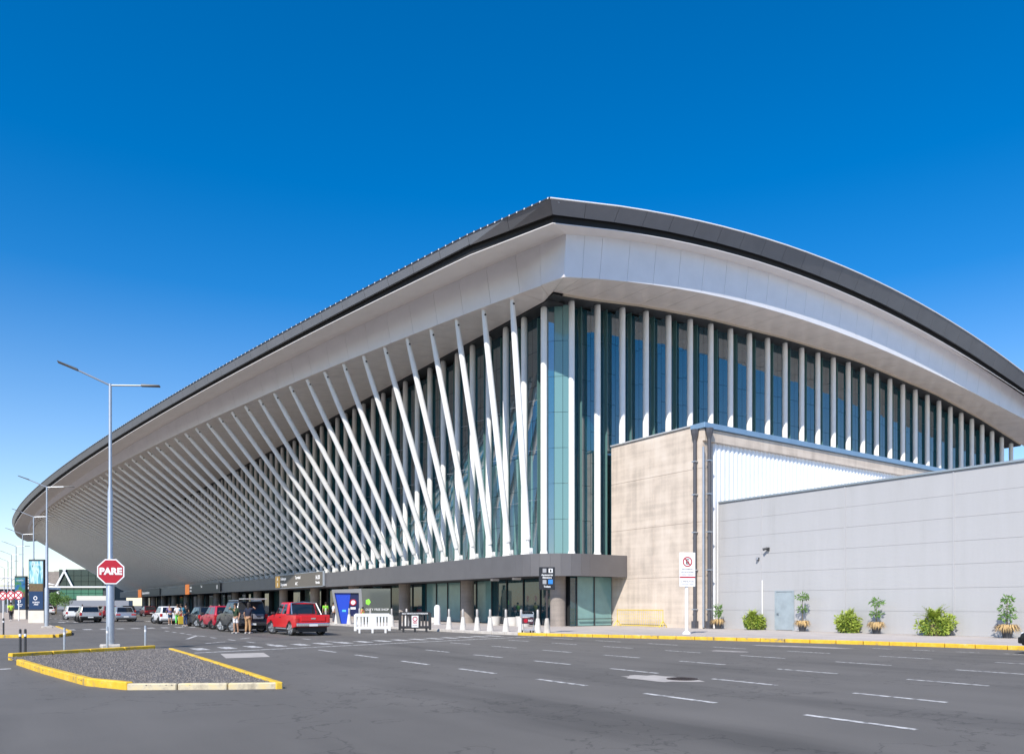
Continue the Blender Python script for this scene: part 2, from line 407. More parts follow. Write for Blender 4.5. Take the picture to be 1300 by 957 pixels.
tag(o, 'round rusty iron manhole cover in a pale concrete patch on the road', 'manhole cover')

# ---- gravel island with the stop sign
ISL = [(-31.95, -15.5), (-29.8, -14.2), (-27.65, -13.0), (-27.15, -13.9), (-27.3, -18), (-27.5, -22.5), (-27.78, -27.75), (-28.7, -27.3), (-30.3, -26.3), (-30.85, -25.0), (-31.4, -21.2), (-31.8, -17.8)]
M_GRAV = mat('gravel_ground', (0.13, 0.118, 0.11), 0.95, 0, 0.3, 9, 0.8, 40)
icx = sum(p[0] for p in ISL)/len(ISL); icy = sum(p[1] for p in ISL)/len(ISL)
gi = MB(); gi.prism([(icx+(p[0]-icx)*0.955, icy+(p[1]-icy)*0.985) for p in ISL], -0.01, 0.09, 'z')
island = struct(gi.build('traffic_island', M_GRAV))
# loose gravel stones
gm = MB()
def inside(p, poly):
    r = False; j = len(poly)-1
    for i in range(len(poly)):
        if (poly[i][1] > p[1]) != (poly[j][1] > p[1]) and p[0] < (poly[j][0]-poly[i][0])*(p[1]-poly[i][1])/(poly[j][1]-poly[i][1])+poly[i][0]: r = not r
        j = i
    return r
cnt = 0
while cnt < 9000:
    x, y = random.uniform(-32, -27), random.uniform(-29, -13)
    if not inside((x, y), ISL): continue
    cnt += 1
    r = random.uniform(0.012, 0.034); h = r*random.uniform(0.6, 1.1); a = random.random()*6.28
    vs = [(x+r*math.cos(a+k*1.571)*random.uniform(.7,1.2), y+r*math.sin(a+k*1.571)*random.uniform(.7,1.2), 0.088) for k in range(4)] + [(x, y, 0.09+h)]
    gm.add(vs, [(0,1,4),(1,2,4),(2,3,4),(3,0,4)])
gs = gm.build('gravel', mat('gravel_stone', (0.26, 0.232, 0.21), 0.9, 0, 0, 14, col2=(0.09, 0.08, 0.075)))
struct(gs, 'stuff'); gs['label'] = 'loose grey brown gravel covering the traffic island'; gs['category'] = 'gravel'
kr2 = struct(obj('island_kerb', None))
def ring(pts, step):
    return resample(pts, step)
M_KPALE = M_KERB
back = ring([ISL[0], ISL[1], ISL[2]], 1.15)
kerb_run(back, 'kerb_stone', kr2, M_YEL, h=0.2, wd=0.2, side=-1)
kerb_run(ring(ISL[3:7], 1.25), 'kerb_stone', kr2, M_YEL, h=0.13, wd=0.13, side=-1)
kerb_run(ring(ISL[6:9], 1.0), 'kerb_stone', kr2, M_KFADE, h=0.12, wd=0.13, side=-1)
kerb_run(ring(ISL[8:12], 1.2), 'kerb_stone', kr2, M_YEL, h=0.15, wd=0.15, side=-1)
mark([(-31.9, -15.15), (-29.8, -13.85), (-27.5, -12.6), (-27.45, -12.9), (-29.75, -14.15), (-31.9, -15.5)], 'concrete_apron', 0.012, M_PATCH)
mark([(-34, -19.6), (-31.95, -19.4), (-31.95, -19.15), (-34, -19.3)], 'stop_line')

# ---- far left island with billboards
FI = [(-42, 3.0), (-31.9, 3.1), (-29.6, 2.2), (-28.9, 4.5), (-28.55, 8.2), (-28.4, 20), (-28.1, 140), (-42, 140)]
mb = MB().prism(FI, -0.01, 0.12, 'z')
struct(mb.build('far_pavement', mat('far_pavement_pink', (0.42, 0.35, 0.29), 0.9, 0, 0.1, 0.8)))
kr3 = struct(obj('far_kerb', None))
kerb_run(ring(FI[0:6], 2.0), 'kerb_stone', kr3, M_YEL, h=0.15, wd=0.2, side=-1)

# ------------------------------------------------------------------ TERMINAL
T = thing('terminal_building', 'long white airport terminal with slanted white struts under a sweeping curved roof', 'building')
UEND = 190.0
def vp(u): return -1.9 - 0.34*u*(1 - u/265.0)
US = (0, 10, 20, 35, 50, 65, 90, 120, 150, 192)
zpin = poly4(US, (22.46, 21.7, 21.0, 20.03, 19.17, 18.42, 17.43, 16.75, 16.8, 17.9))
def dvl(a, b): return lambda u: a + (b-a)*min(max(u, 0)/120.0, 1.0)
LZ = dict(
    crease=(dvl(-0.5, -0.5), poly4(US, (22.75, 22.09, 21.46, 20.57, 19.72, 18.95, 17.95, 17.2, 17.2, 18.2))),
    ptop=(dvl(-0.9, -0.8), poly4(US, (25.23, 24.38, 23.52, 22.28, 21.05, 19.95, 18.6, 17.7, 17.6, 18.6))),
    sout=(dvl(-4.45, -3.15), poly4(US, (24.31, 23.4, 22.5, 21.25, 20.1, 19.05, 17.75, 17.0, 16.95, 17.9))),
    fbot=(dvl(-4.5, -3.2), poly4(US, (24.94, 23.9, 22.92, 21.6, 20.45, 19.5, 18.35, 17.65, 17.5, 18.4))),
    ftop=(dvl(-4.65, -3.5), poly4(US, (25.53, 24.55, 23.6, 22.3, 21.15, 20.2, 19.05, 18.46, 18.4, 19.2))))
cr = lambda v: 2.89527e-05*v**3 - 0.00491786*v**2 + 0.181819*v + 22.6333
fb = lambda v: 2.02058e-05*v**3 - 0.00463056*v**2 + 0.176125*v + 25.6192
ft = lambda v: 9.02127e-06*v**3 - 0.0040339*v**2 + 0.18566*v + 26.3567
RZ = dict(crease=(-4.4, cr), ptop=(-4.72, lambda v: cr(v) + 2.6), sout=(-5.75, lambda v: fb(v) - 0.38), fbot=(-5.8, lambda v: fb(v) + 0.12), ftop=(-6.35, lambda v: ft(v) + 0.13))
CORN = dict(crease=(-2.53, -4.4, 22.12), ptop=(-2.63, -4.72, 24.66), sout=(-4.45, -5.75, 24.4), fbot=(-4.5, -5.8, 24.9), ftop=(-5.1, -6.35, 25.45))
for _k, _s in (('gap0', 'sout'), ('gap1', 'fbot')):
    CORN[_k] = (CORN[_s][0]+0.28, CORN[_s][1]+0.28, CORN[_s][2]+0.12)
IN_L, IN_R = -0.5, -0.6
def zin_l(u): return 22.62 - 0.003*u
def zin_r(v):
    return float(np.interp(v, (-0.5, 2.1, 8, 15, 25, 36, 50, 60, 69, 76), (22.95, 23.15, 23.9, 24.45, 24.8, 24.8, 23.9, 22.6, 21.05, 19.6)))
CORN['inn'] = (IN_L, IN_R, 22.95)
def Lp(k, u):
    if k == 'inn': return Vector((IN_L, u, zin_l(u)))
    if k in ('gap0', 'gap1'): return Lp({'gap0': 'sout', 'gap1': 'fbot'}[k], u) + Vector((0.28, 0, 0.12))
    dv, f = LZ[k]; return Vector((vp(u) + dv(u), u, f(u)))
def Rp(k, v):
    if k == 'inn': return Vector((v, IN_R, zin_r(v)))
    if k in ('gap0', 'gap1'): return Rp({'gap0': 'sout', 'gap1': 'fbot'}[k], v) + Vector((0, 0.28, 0.12))
    uc, f = RZ[k]; return Vector((v, uc, f(v)))
LST = [0.4 + 2.4*i for i in range(80)]           # module joints along the front
RST = [0.39 + 2.4*i for i in range(31)]
def modules():
    # yields (get(k)->(pA,pB)) for corner modules, then left, then right
    out = []
    def cl(k, t): return Lp(k, LST[0]).lerp(Vector(CORN[k]), t)
    out.append(lambda k: (cl(k, 0), cl(k, .5))); out.append(lambda k: (cl(k, .5), cl(k, 1)))
    for a, b in zip(LST[:-1], LST[1:]): out.append(lambda k, a=a, b=b: (Lp(k, b), Lp(k, a)))
    def crn(k, t): return Vector(CORN[k]).lerp(Rp(k, RST[0]), t)
    out.append(lambda k: (crn(k, 0), crn(k, .5))); out.append(lambda k: (crn(k, .5), crn(k, 1)))
    for a, b in zip(RST[:-1], RST[1:]): out.append(lambda k, a=a, b=b: (Rp(k, a), Rp(k, b)))
    return out
MODS = modules()
def pane_between(k0, k1, name, m, gap, th, mods=MODS, sub=1):
    for g in mods:
        a0, b0 = g(k0); a1, b1 = g(k1)
        d0 = (b0-a0).normalized()*gap; d1 = (b1-a1).normalized()*gap
        mb = MB().slab([a0+d0, b0-d0, b1-d1, a1+d1], th)
        mb.build(name, m, T)
pane_between('inn', 'crease', 'soffit_panel', M_SOFF, 0.016, 0.05)
pane_between('crease', 'ptop', 'eave_panel', M_PANEL, 0.012, 0.05)
pane_between('fbot', 'ftop', 'fascia_panel', M_FASC, 0.012, 0.06)
def ribbon(k0, k1, name, m, off=(0, 0, 0)):
    for mods in (MODS[:81], MODS[81:]):
        mb = MB()
        for g in mods:
            a0, b0 = g(k0); a1, b1 = g(k1); mb.slab([a0, b0, b1, a1], 0.05)
        mb.build(name, m, T)
ribbon('ptop', 'sout', 'eave_soffit', M_STRIP)
ribbon('gap0', 'gap1', 'shadow_gap', M_BLACK)
ribbon('gap1', 'fbot', 'shadow_gap', M_BLACK)
# roof edge trim: white drip edge on the gable side, sheet ribs along the front
mb = MB()
for g in MODS[81:]:
    a, b = g('ftop'); mb.slab([a+Vector((0,-.05,0)), b+Vector((0,-.05,0)), b+Vector((0,-.02,.06)), a+Vector((0,-.02,.06))], 0.06)
mb.build('roof_edge', M_EDGE, T)
mb = MB()
u = -6.2
while u < UEND:
    uu = max(u, 0.0)
    p = Lp('ftop', u) if u > 0.4 else Vector(CORN['ftop']).lerp(Lp('ftop', .4), (u+6.35)/6.75)
    mb.box(p.x - 0.04, p.x + 0.8, u - 0.05, u + 0.05, p.z + 0.0, p.z + 0.085); u += 0.6
rr = mb.build('roof_rib', M_EDGE, T); struct(rr, 'stuff')
mb = MB()
for g in MODS[:81]:
    a, b = g('ftop'); mb.slab([a+Vector((-.03,0,-.02)), b+Vector((-.03,0,-.02)), b+Vector((-.03,0,.07)), a+Vector((-.03,0,.07))], 0.05)
mb.build('roof_edge', M_DARK, T)
# roof shell
mb = MB(); NU, NV = 60, 24; VR = RST[-1]
grid = []
for i in range(NU+1):
    u = -6.33 + (UEND + 6.33)*i/NU
    pl = Lp('ftop', u) if u > 0.4 else Vector(CORN['ftop']).lerp(Lp('ftop', .4), (u+6.35)/6.75)
    row = []
    for j in range(NV+1):
        t = j/NV; vr = -5.28 + (VR + 5.28)*t; v = pl.x + (VR - pl.x)*t
        z = ft(vr) + 0.13 + (pl.z - ft(-5.28) - 0.13)*(1-t)**2 + 0.02
        row.append((v, u, z))
    grid.append(row)
mb.add([p for r in grid for p in r], [(i*(NV+1)+j, i*(NV+1)+j+1, (i+1)*(NV+1)+j+1, (i+1)*(NV+1)+j) for i in range(NU) for j in range(NV)])
mb.build('roof', M_ROOF, T, smooth=True)
# far end closure of the eave
a = {k: Lp(k, LST[-1]) for k in ('inn', 'crease', 'ptop', 'sout', 'fbot', 'ftop')}
e = Vector((0, 1.0, 0))
mb = MB()
mb.slab([a['crease']+e*.02, a['inn']+e*.02, Vector((VR, LST[-1]+.02, 24)), a['ftop']+e*.02, a['fbot']+e*.02, a['sout']+e*.02, a['ptop']+e*.02], 0.05)
mb.build('end_panel', M_PANEL, T)

# unseen black core, added to stop light leaking through the joints
MB().box(1.0, 68.4, 1.0, UEND - 1, 5.2, 20.6).build('light_stop_core', M_CORE, T)
mb = MB()
mb.add([(-0.45, 0.2, 22.55), (1.1, 0.2, 22.55), (1.1, UEND, 22.05), (-0.45, UEND, 22.05), (-0.45, 0.2, 22.75), (1.1, 0.2, 22.75), (1.1, UEND, 22.3), (-0.45, UEND, 22.3)],
       [(3,2,1,0),(4,5,6,7),(0,1,5,4),(1,2,6,5),(2,3,7,6),(3,0,4,7)])
mb.build('head_beam', M_DARK, T)
mb = MB()
for a_, b_ in zip(RST[:-2], RST[1:-1]):
    za, zb = zin_r(a_), zin_r(b_)
    mb.slab([(a_, -.55, za-.05), (b_, -.55, zb-.05), (b_, 1.2, zb-.05), (a_, 1.2, za-.05)], 0.15)
mb.slab([(-.45, -.55, 22.88), (.39, -.55, 22.88), (1.2, 1.2, 22.88), (-.45, .4, 22.88)], 0.12)
mb.build('head_beam', M_DARK, T)
mb = MB()
for a_, b_ in zip(RST[:-2], RST[1:-1]):
    za, zb = zin_r(a_), zin_r(b_); mb.slab([(a_, -.62, za-.14), (b_, -.62, zb-.14), (b_, -.62, zb+.02), (a_, -.62, za+.02)], 0.12)
mb.build('eave_trim', mat('cream_trim', (0.55, 0.48, 0.38), 0.5), T)

# columns
def column_mesh(h):
    return MB().lathe([(0.42, 0), (0.42, 0.05), (0.30, 0.1), (0.235, 0.32), (0.235, h-0.5), (0.22, h-0.1), (0.16, h)], 14).mesh('facade_column', True)
cmL = column_mesh(17.35)
for i in range(79):
    u = 1.09 + 2.4*i
    o = obj('facade_column', cmL, M_WHITE, T, (0.0, u, 5.12)); o.scale = (1, 1, (zin_l(u) - 5.12 - 0.05)/17.35)
cmR = column_mesh(10.0); cmR2 = column_mesh(17.8)
for i in range(29):
    v = 1.59 + 2.4*i; zt = zin_r(v) - 0.08
    if i < 2: o = obj('facade_column', cmR2, M_WHITE, T, (v, 0, 5.12)); o.scale = (1, 1, (zt-5.12)/17.8)
    else: o = obj('facade_column', cmR, M_WHITE, T, (v, 0, 13.12)); o.scale = (1, 1, (zt-13.12)/10.0)

# struts
for i in range(79):
    u = 1.5 + 2.4*i
    b = Vector((-1.05, u, 5.42)); t = Vector((vp(u), u, zpin(u)))
    d = (t-b).normalized(); Ln = (t-b).length
    st = MB().tube([b + d*0.75, b + d*0.95, b + d*(Ln*0.5), t - d*1.6, t - d*0.1, t + d*0.5], [0.19, 0.215, 0.235, 0.215, 0.17, 0.14], 12).build('strut', M_WHITE, T, smooth=True)
    ft_ = MB().tube([b + d*0.02, b + d*0.35, b + d*0.82], [0.09, 0.125, 0.13], 8)
    ft_.box(-1.35, -0.72, u-0.05, u+0.05, 5.1, 5.62); ft_.box(-1.4, -0.6, u-0.3, u+0.3, 5.1, 5.17)
    ft_.tube([(-1.05, u-0.22, 5.42), (-1.05, u+0.22, 5.42)], 0.13, 10)
    ft_.build('strut_foot', M_WHITE, st, smooth=True)
    pb = MB().tube([(t.x, u-0.2, t.z), (t.x, u+0.2, t.z)], 0.07, 8)
    pb.build('pin', M_BLACK, st)

# glazing: panes between columns, rows of 2.3 m
def pane(p0, p1, z0, z1, m, jig=0.0):
    a = Vector((*p0, 0)); b = Vector((*p1, 0)); d = (b-a).normalized(); nrm = Vector((d.y, -d.x, 0))
    a += d*0.012; b -= d*0.012
    j = [nrm*random.uniform(-jig, jig) for _ in range(4)]
    q = [Vector((a.x, a.y, z0+.012))+j[0], Vector((b.x, b.y, z0+.012))+j[1], Vector((b.x, b.y, z1-.012))+j[2], Vector((a.x, a.y, z1-.012))+j[3]]
    return MB().slab(q, 0.025)
GL = 0.75
# gable side
for i in range(28):
    v0 = 1.59 + 2.4*i; v1 = v0 + 2.4
    zb = 5.15 if i < 2 else 13.15
    zt = min(zin_r(v0), zin_r(v1)) - 0.1
    rows = max(1, round((zt-zb)/2.4)); 
    for r in range(rows):
        pane((v0, GL), (v1, GL), zb+(zt-zb)*r/rows, zb+(zt-zb)*(r+1)/rows, M_GLASS, 0.006).build('glass_pane', M_GLASS, T)
# chamfered corner bay, pale
for r in range(7):
    zb = 5.15+17.5*r/7; zt = 5.15+17.5*(r+1)/7
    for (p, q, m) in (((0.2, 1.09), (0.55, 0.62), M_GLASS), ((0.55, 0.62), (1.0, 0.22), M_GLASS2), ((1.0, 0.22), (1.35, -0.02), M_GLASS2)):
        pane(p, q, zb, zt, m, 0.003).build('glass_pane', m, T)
# front: first bays in rows, the rest full height joined
for i in range(5):
    u0 = 1.09 + 2.4*i
    for r in range(7):
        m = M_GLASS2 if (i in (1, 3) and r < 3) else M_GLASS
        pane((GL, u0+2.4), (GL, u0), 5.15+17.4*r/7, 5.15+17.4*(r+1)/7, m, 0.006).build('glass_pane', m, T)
mb = MB()
for i in range(5, 78):
    u0 = 1.09 + 2.4*i
    for r in range(7):
        q = pane((GL, u0+2.4), (GL, u0), 5.15+17.1*r/7, 5.15+17.1*(r+1)/7, M_GLASS, 0.006); mb.add(q.v, q.f)
g = mb.build('glass_pane', M_GLASS, T); struct(g, 'stuff')
finL = MB().box(0.30, 0.72, -0.02, 0.02, 5.15, 22.2).mesh('glass_fin')
for i in range(78): obj('glass_fin', finL, M_FIN, T, (0, 1.09+2.4*i+1.2, 0))
finR = MB().box(-0.02, 0.02, 0.30, 0.72, 0, 1).mesh('glass_fin')
for i in range(28):
    v = 1.59+2.4*i+1.2; zb = 5.15 if i < 2 else 13.15
    obj('glass_fin', finR, M_FIN, T, (v, 0, zb), None, (1, 1, zin_r(v)-0.3-zb))
# thin stainless tie rods across the front glazing
mb = MB()
for z in (9.2, 12.8, 16.4):
    for i in range(0, 14):
        u0 = 1.09+2.4*i; mb.tube([(0.25, u0+.2, z), (0.55, u0+1.2, z+.0), (0.25, u0+2.2, z)], 0.018, 5)
rods = mb.build('tie_rod', M_GALV, T); struct(rods, 'stuff')

# canopy
cen = Vector((1.6, 1.65)); rad = 3.65
cp = [Vector((-2.05, 1.65 + 2.99*i)) for i in range(63, 0, -1)]
for k in range(0, 9):
    a = math.pi + (math.pi/2)*k/8
    cp.append(Vector((cen.x + rad*math.cos(a), cen.y + rad*math.sin(a))))
cp.append(Vector((5.03, -2.0)))
CZ0, CZ1 = 3.58, 5.1
for a, b in zip(cp[:-1], cp[1:]):
    d = (b-a).normalized()*0.004
    a2, b2 = a+d, b-d
    q = [(a2.x, a2.y, CZ0), (b2.x, b2.y, CZ0), (b2.x, b2.y, CZ1), (a2.x, a2.y, CZ1)]
    MB().slab(q, 0.05).build('canopy_panel', M_CANO, T)
def inset(p, dd):   # inner line of the canopy
    return None
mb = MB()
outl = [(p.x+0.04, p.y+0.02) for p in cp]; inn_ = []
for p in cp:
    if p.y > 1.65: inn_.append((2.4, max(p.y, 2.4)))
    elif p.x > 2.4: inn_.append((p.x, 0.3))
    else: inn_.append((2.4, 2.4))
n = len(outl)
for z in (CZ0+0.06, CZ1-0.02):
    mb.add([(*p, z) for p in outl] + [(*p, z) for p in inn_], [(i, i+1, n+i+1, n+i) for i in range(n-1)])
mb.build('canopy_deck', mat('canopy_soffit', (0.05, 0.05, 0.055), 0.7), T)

# ground storey
MB().box(3.2, 68, 1.2, UEND-1, 0.1, 5.0).build('ground_floor_interior', M_CORE, T)
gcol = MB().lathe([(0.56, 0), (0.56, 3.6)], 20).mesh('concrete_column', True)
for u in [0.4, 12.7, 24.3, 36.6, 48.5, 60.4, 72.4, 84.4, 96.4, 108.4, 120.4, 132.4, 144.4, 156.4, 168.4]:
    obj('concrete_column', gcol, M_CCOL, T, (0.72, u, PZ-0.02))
def gpane(u0, u1, m, name='shop_pane', v=1.95, z0=PZ+.03, z1=3.62):
    pane((v, u1), (v, u0), z0, z1, m, 0.004).build(name, m, T)
M_MUL = M_DARK
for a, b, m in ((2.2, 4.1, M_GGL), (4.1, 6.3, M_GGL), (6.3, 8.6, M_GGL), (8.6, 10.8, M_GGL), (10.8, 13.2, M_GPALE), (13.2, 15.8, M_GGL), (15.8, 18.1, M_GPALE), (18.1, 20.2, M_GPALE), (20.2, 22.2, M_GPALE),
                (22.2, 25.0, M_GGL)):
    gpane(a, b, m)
    MB().box(1.86, 1.98, b-0.035, b+0.035, PZ, 3.62).build('mullion', M_MUL, T)
u = 25.0; i = 0
while u < 180:
    b = u + 2.6
    if i % 5 in (0, 3): gpane(u, b, M_GGL, v=2.4)
    elif i % 5 == 1: gpane(u, b, mat('shop_glass_mid', (0.012, 0.045, 0.045), 0.05, 0, ior=1.6), v=2.2)
    if i % 3 == 0: MB().box(2.2, 2.42, u-0.05, u+0.05, PZ, 3.62).build('mullion', M_MUL, T)
    u = b; i += 1
# gable side ground storey panes
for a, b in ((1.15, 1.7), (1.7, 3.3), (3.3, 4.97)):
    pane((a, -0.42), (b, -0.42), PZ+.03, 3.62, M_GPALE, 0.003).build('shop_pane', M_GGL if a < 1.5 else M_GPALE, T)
for v in (1.7, 3.3):
    MB().box(v-0.03, v+0.03, -0.5, -0.43, PZ, 3.62).build('mullion', M_MUL, T)
MB().box(1.75, 4.9, -0.62, -0.55, 0.62, 0.67).build('hand_rail', M_MUL, T)
MB().box(1.3, 5.0, -0.3, 1.2, 0.1, 4.9).build('ground_floor_interior', M_CORE, T)
# canopy underside lamps
for u in (3.6, 6.5):
    MB().box(-0.9, -0.3, u-.15, u+.15, 3.44, 3.6).build('ceiling_lamp', M_SIGNW, T)

# sign boards hung on the canopy face
def board(u0, u1, z0, z1, m, name, label):
    t = thing(name, label, 'sign', (-2.12, (u0+u1)/2, z0))
    h = (u1-u0)/2
    MB().box(-0.12, 0, -h, h, 0, z1-z0).build('board', m, t)
    return t, h
M_BROWN = mat('sign_board_brown', (0.13, 0.115, 0.095), 0.5)
M_ORANGE = mat('sign_orange', (0.75, 0.24, 0.03), 0.5, emit=(0.9, 0.22, 0.02, 0.45))
M_LIT = mat('backlit_letters', (0.75, 0.75, 0.75), 0.5, emit=(1, 1, 1, 0.45))
M_OCH = mat('sign_ochre', (0.62, 0.38, 0.10), 0.5, emit=(0.8, 0.4, 0.05, 0.2))
fr = (R(90), 0, R(-90))
t, h = board(38.0, 54.6, 3.72, 5.25, M_BROWN, 'direction_board', 'long brown direction board with ochre block and white lettering on the canopy')
MB().box(-0.15, -0.121, h-1.9, h-0.2, 0.05, 1.48).build('ochre_block', M_OCH, t)
MB().box(-0.16, 0.02, -h-0.35, -h-0.03, -0.02, 1.6).build('end_post', M_GALV, t)
MB().box(-0.14, 0.0, -h, h, 1.54, 1.6).build('top_rail', M_GALV, t); MB().box(-0.14, 0.0, -h, h, -0.07, -0.01).build('bottom_rail', M_GALV, t)
text('lettering', 'A', 0.6, M_LIT, t, (-0.156, h-1.05, 1.1), fr); text('lettering', 'B', 0.6, M_LIT, t, (-0.156, h-1.05, 0.42), fr)
text('lettering', 'Embarque', 0.5, M_LIT, t, (-0.13, h-2.2, 1.1), fr, 'LEFT'); text('lettering', 'Departures', 0.5, M_LIT, t, (-0.13, h-2.2, 0.4), fr, 'LEFT')
text('lettering', 'Terminal', 0.5, M_LIT, t, (-0.13, h-7.6, 1.1), fr, 'LEFT'); text('lettering', 'A/C', 0.5, M_LIT, t, (-0.13, h-7.6, 0.4), fr, 'LEFT')
text('lettering', '16:20', 0.62, M_LIT, t, (-0.13, -h+1.6, 0.95), fr); text('lettering', 'Puertas', 0.42, M_LIT, t, (-0.13, -h+1.6, 0.4), fr)
t, h = board(82, 107, 3.75, 5.15, M_SIGNK, 'direction_board', 'black direction board with orange block and small white words beneath the struts')
MB().box(-0.16, -0.121, h-3.2, h, -0.2, 1.6).build('orange_block', M_ORANGE, t)
text('lettering', 'Llegadas', 0.5, M_LIT, t, (-0.13, h-3.6, 1.0), fr, 'LEFT'); text('lettering', 'Arrivals', 0.45, M_LIT, t, (-0.13, h-3.6, 0.4), fr, 'LEFT')
text('lettering', 'Taxis', 0.5, M_LIT, t, (-0.13, h-12, 1.0), fr, 'LEFT'); text('lettering', '10', 0.9, M_LIT, t, (-0.13, -h+2, 0.7), fr)
t, h = board(132, 159, 3.7, 5.2, M_SIGNK, 'direction_board', 'black direction board with orange block and one long white line far along the canopy')
MB().box(-0.16, -0.121, h-4.5, h, -0.25, 1.6).build('orange_block', M_ORANGE, t)
text('lettering', 'Estacionamiento', 0.9, M_LIT, t, (-0.13, h-5.5, 0.7), fr, 'LEFT', scale=(1.6, 1, 1))

# ------------------------------------------------------------------ concrete block with downpipes
K = thing('concrete_block', 'raw concrete stair block with blue grey coping and dark downpipes beside the glazed corner', 'building')
CV = 5.05; CU = -8.9
lifts = [(0.1, 3.45), (3.45, 6.9), (6.9, 10.3), (10.3, 13.05)]
for z0, z1 in lifts:
    for a, b in ((-0.3, -4.6), (-4.6, CU)):
        MB().box(CV, CV+0.5, b+0.004, a-0.004, z0+0.006, z1-0.006).build('concrete_lift', M_CONC, K, bevel=0.012, seg=1)
MB().box(CV+0.06, 60, CU+0.35, -0.32, 0.1, 13.0).build('inner_wall', M_CONC, K)
MB().box(CV+0.505, CV+1.0, CU+0.003, CU+0.35, 0.1, 11.99).build('corner_pier', M_CONC, K, bevel=0.02, seg=1)
MB().box(CV+0.02, 62, CU-0.15, CU+0.34, 12.0, 12.78).build('concrete_beam', M_CONC, K, bevel=0.03, seg=1)
MB().box(CV-0.12, 62.3, CU-0.3, CU+0.9, 12.80, 13.14).build('coping', M_BLUECAP, K, bevel=0.015, seg=1)
MB().box(CV-0.1, CV+0.5, CU+0.9, -0.3, 13.06, 13.15).build('coping', mat('grey_coping', (0.42, 0.43, 0.44), 0.5), K)
for v in range(3):
    MB().box(CV+0.15, CV+0.95, -0.55-v*0.0+0.2, -0.1, 13.15, 13.6)
# corrugated sheet, built as real ribs
mb = MB(); x = CV + 1.0; pts = []
while x < 40:
    pts += [(x, CU+0.12), (x+0.16, CU+0.12), (x+0.22, CU+0.05), (x+0.36, CU+0.05), (x+0.42, CU+0.12)]; x += 0.42
n = len(pts)
mb.add([(*p, 0.12) for p in pts] + [(*p, 12.0) for p in pts], [(i, i+1, n+i+1, n+i) for i in range(n-1)])
mb.build('corrugated_sheet', M_CORR, K)
for du, m, r, zt in ((-0.05, M_PIPE, 0.12, 12.45), (-0.55, M_PIPE, 0.12, 12.45)):
    px, py = (CV-0.16, CU+0.05 + 0.42) if du == -0.05 else (CV+0.28, CU-0.32)
    dp = MB().tube([(px, py, 0.35), (px, py, zt-0.3)], r, 10).build('downpipe', m, K, smooth=True)
    MB().tube([(px, py, zt-0.35), (px, py, zt+0.05), (px, py, zt+0.33)], [r, 0.24, 0.27], 8).build('hopper', M_PIPE, dp)
    for z in (1.3, 3.8, 6.2, 8.6, 10.7):
        MB().box(px-0.16, px+0.16, py-0.14, py+0.14, z, z+0.07).build('pipe_clamp', M_GALV, dp)
    MB().box(px-0.16, px+0.16, py-0.16, py+0.16, PZ, 0.6).build('pipe_shoe', M_PIPE, dp)
dp = MB().tube([(CV-0.08, CU-0.16, 0.2), (CV-0.08, CU-0.16, 11.6)], 0.07, 8).build('downpipe', M_GALV, K, smooth=True)

# ------------------------------------------------------------------ grey shed
SH = thing('metal_shed', 'pale grey metal clad shed with flush panels and a plain service door', 'building')
SV = 6.2
ub = [-9.28, -12.48, -18.0, -23.7, -29.4, -35.1, -40.8, -46.5]
rows = [PZ, 1.3, 2.44, 3.58, 4.69, 5.83, 6.93, 8.08]
D0, D1 = -14.74, -13.55
for a, b in zip(ub[:-1], ub[1:]):
    for z0, z1 in zip(rows[:-1], rows[1:]):
        spans = [(a, b)]
        if a >= D1 > b and z1 <= 2.45: spans = [(a, D1+0.06), (D0-0.06, b)]
        for s0, s1 in spans:
            off = random.uniform(-0.004, 0.004); t1, t2 = random.uniform(-.006, .006), random.uniform(-.006, .006)
            q = [(SV+off+t1, s0-0.006, z0+0.005), (SV+off, s1+0.006, z0+0.005), (SV+off+t2, s1+0.006, z1-0.005), (SV+off, s0-0.006, z1-0.005)]
            MB().slab(q[::-1], -0.05).build('cladding_panel', M_SHED, SH)
MB().box(SV+0.07, 46, -46.6, -9.30, 0.05, 8.02).build('shed_core', mat('shed_core_grey', (0.5, 0.5, 0.5), 0.7), SH)
MB().box(SV-0.09, SV+0.5, -46.7, -9.24, 8.09, 8.2).build('roof_flashing', mat('flashing_grey', (0.36, 0.40, 0.42), 0.4, 0.4), SH, bevel=0.01, seg=1)
MB().box(SV-0.04, SV+0.06, ub[0]-0.0, ub[0]+0.06, PZ, 8.08).build('corner_flashing', M_SHED, SH)
for b in ub[1:4]:
    MB().box(SV-0.03, SV+0.02, b-0.035, b+0.035, PZ, 8.07).build('joint_cover', mat('joint_light', (0.425, 0.42, 0.425), 0.45), SH)
MB().tube([(SV-0.06, -12.62, PZ), (SV-0.06, -12.62, 3.1)], 0.035, 8).build('conduit', M_SIGNW, SH)
dr = MB().box(SV-0.015, SV+0.05, D0+0.03, D1-0.03, PZ+0.03, 2.40).build('door', M_DOOR, SH)
MB().box(SV-0.045, SV-0.0, D0-0.06, D0+0.03, PZ, 2.46).build('door_frame', M_DOOR, dr); MB().box(SV-0.045, SV-0.0, D1-0.03, D1+0.06, PZ, 2.46).build('door_frame', M_DOOR, dr)
MB().box(SV-0.045, SV-0.0, D0+0.03, D1-0.03, 2.40, 2.46).build('door_frame', M_DOOR, dr)
MB().tube([(SV-0.02, D1-0.12, 1.1), (SV-0.09, D1-0.12, 1.1), (SV-0.09, D1-0.26, 1.1)], 0.02, 6).build('door_handle', M_DARK, dr)
scm = thing('security_camera', 'small dark security camera on a bracket on the grey shed wall', 'camera', (SV-0.05, -13.05, 4.95))
MB().box(-0.1, 0.04, -0.06, 0.06, -0.1, 0.1).build('bracket', M_DARK, scm)
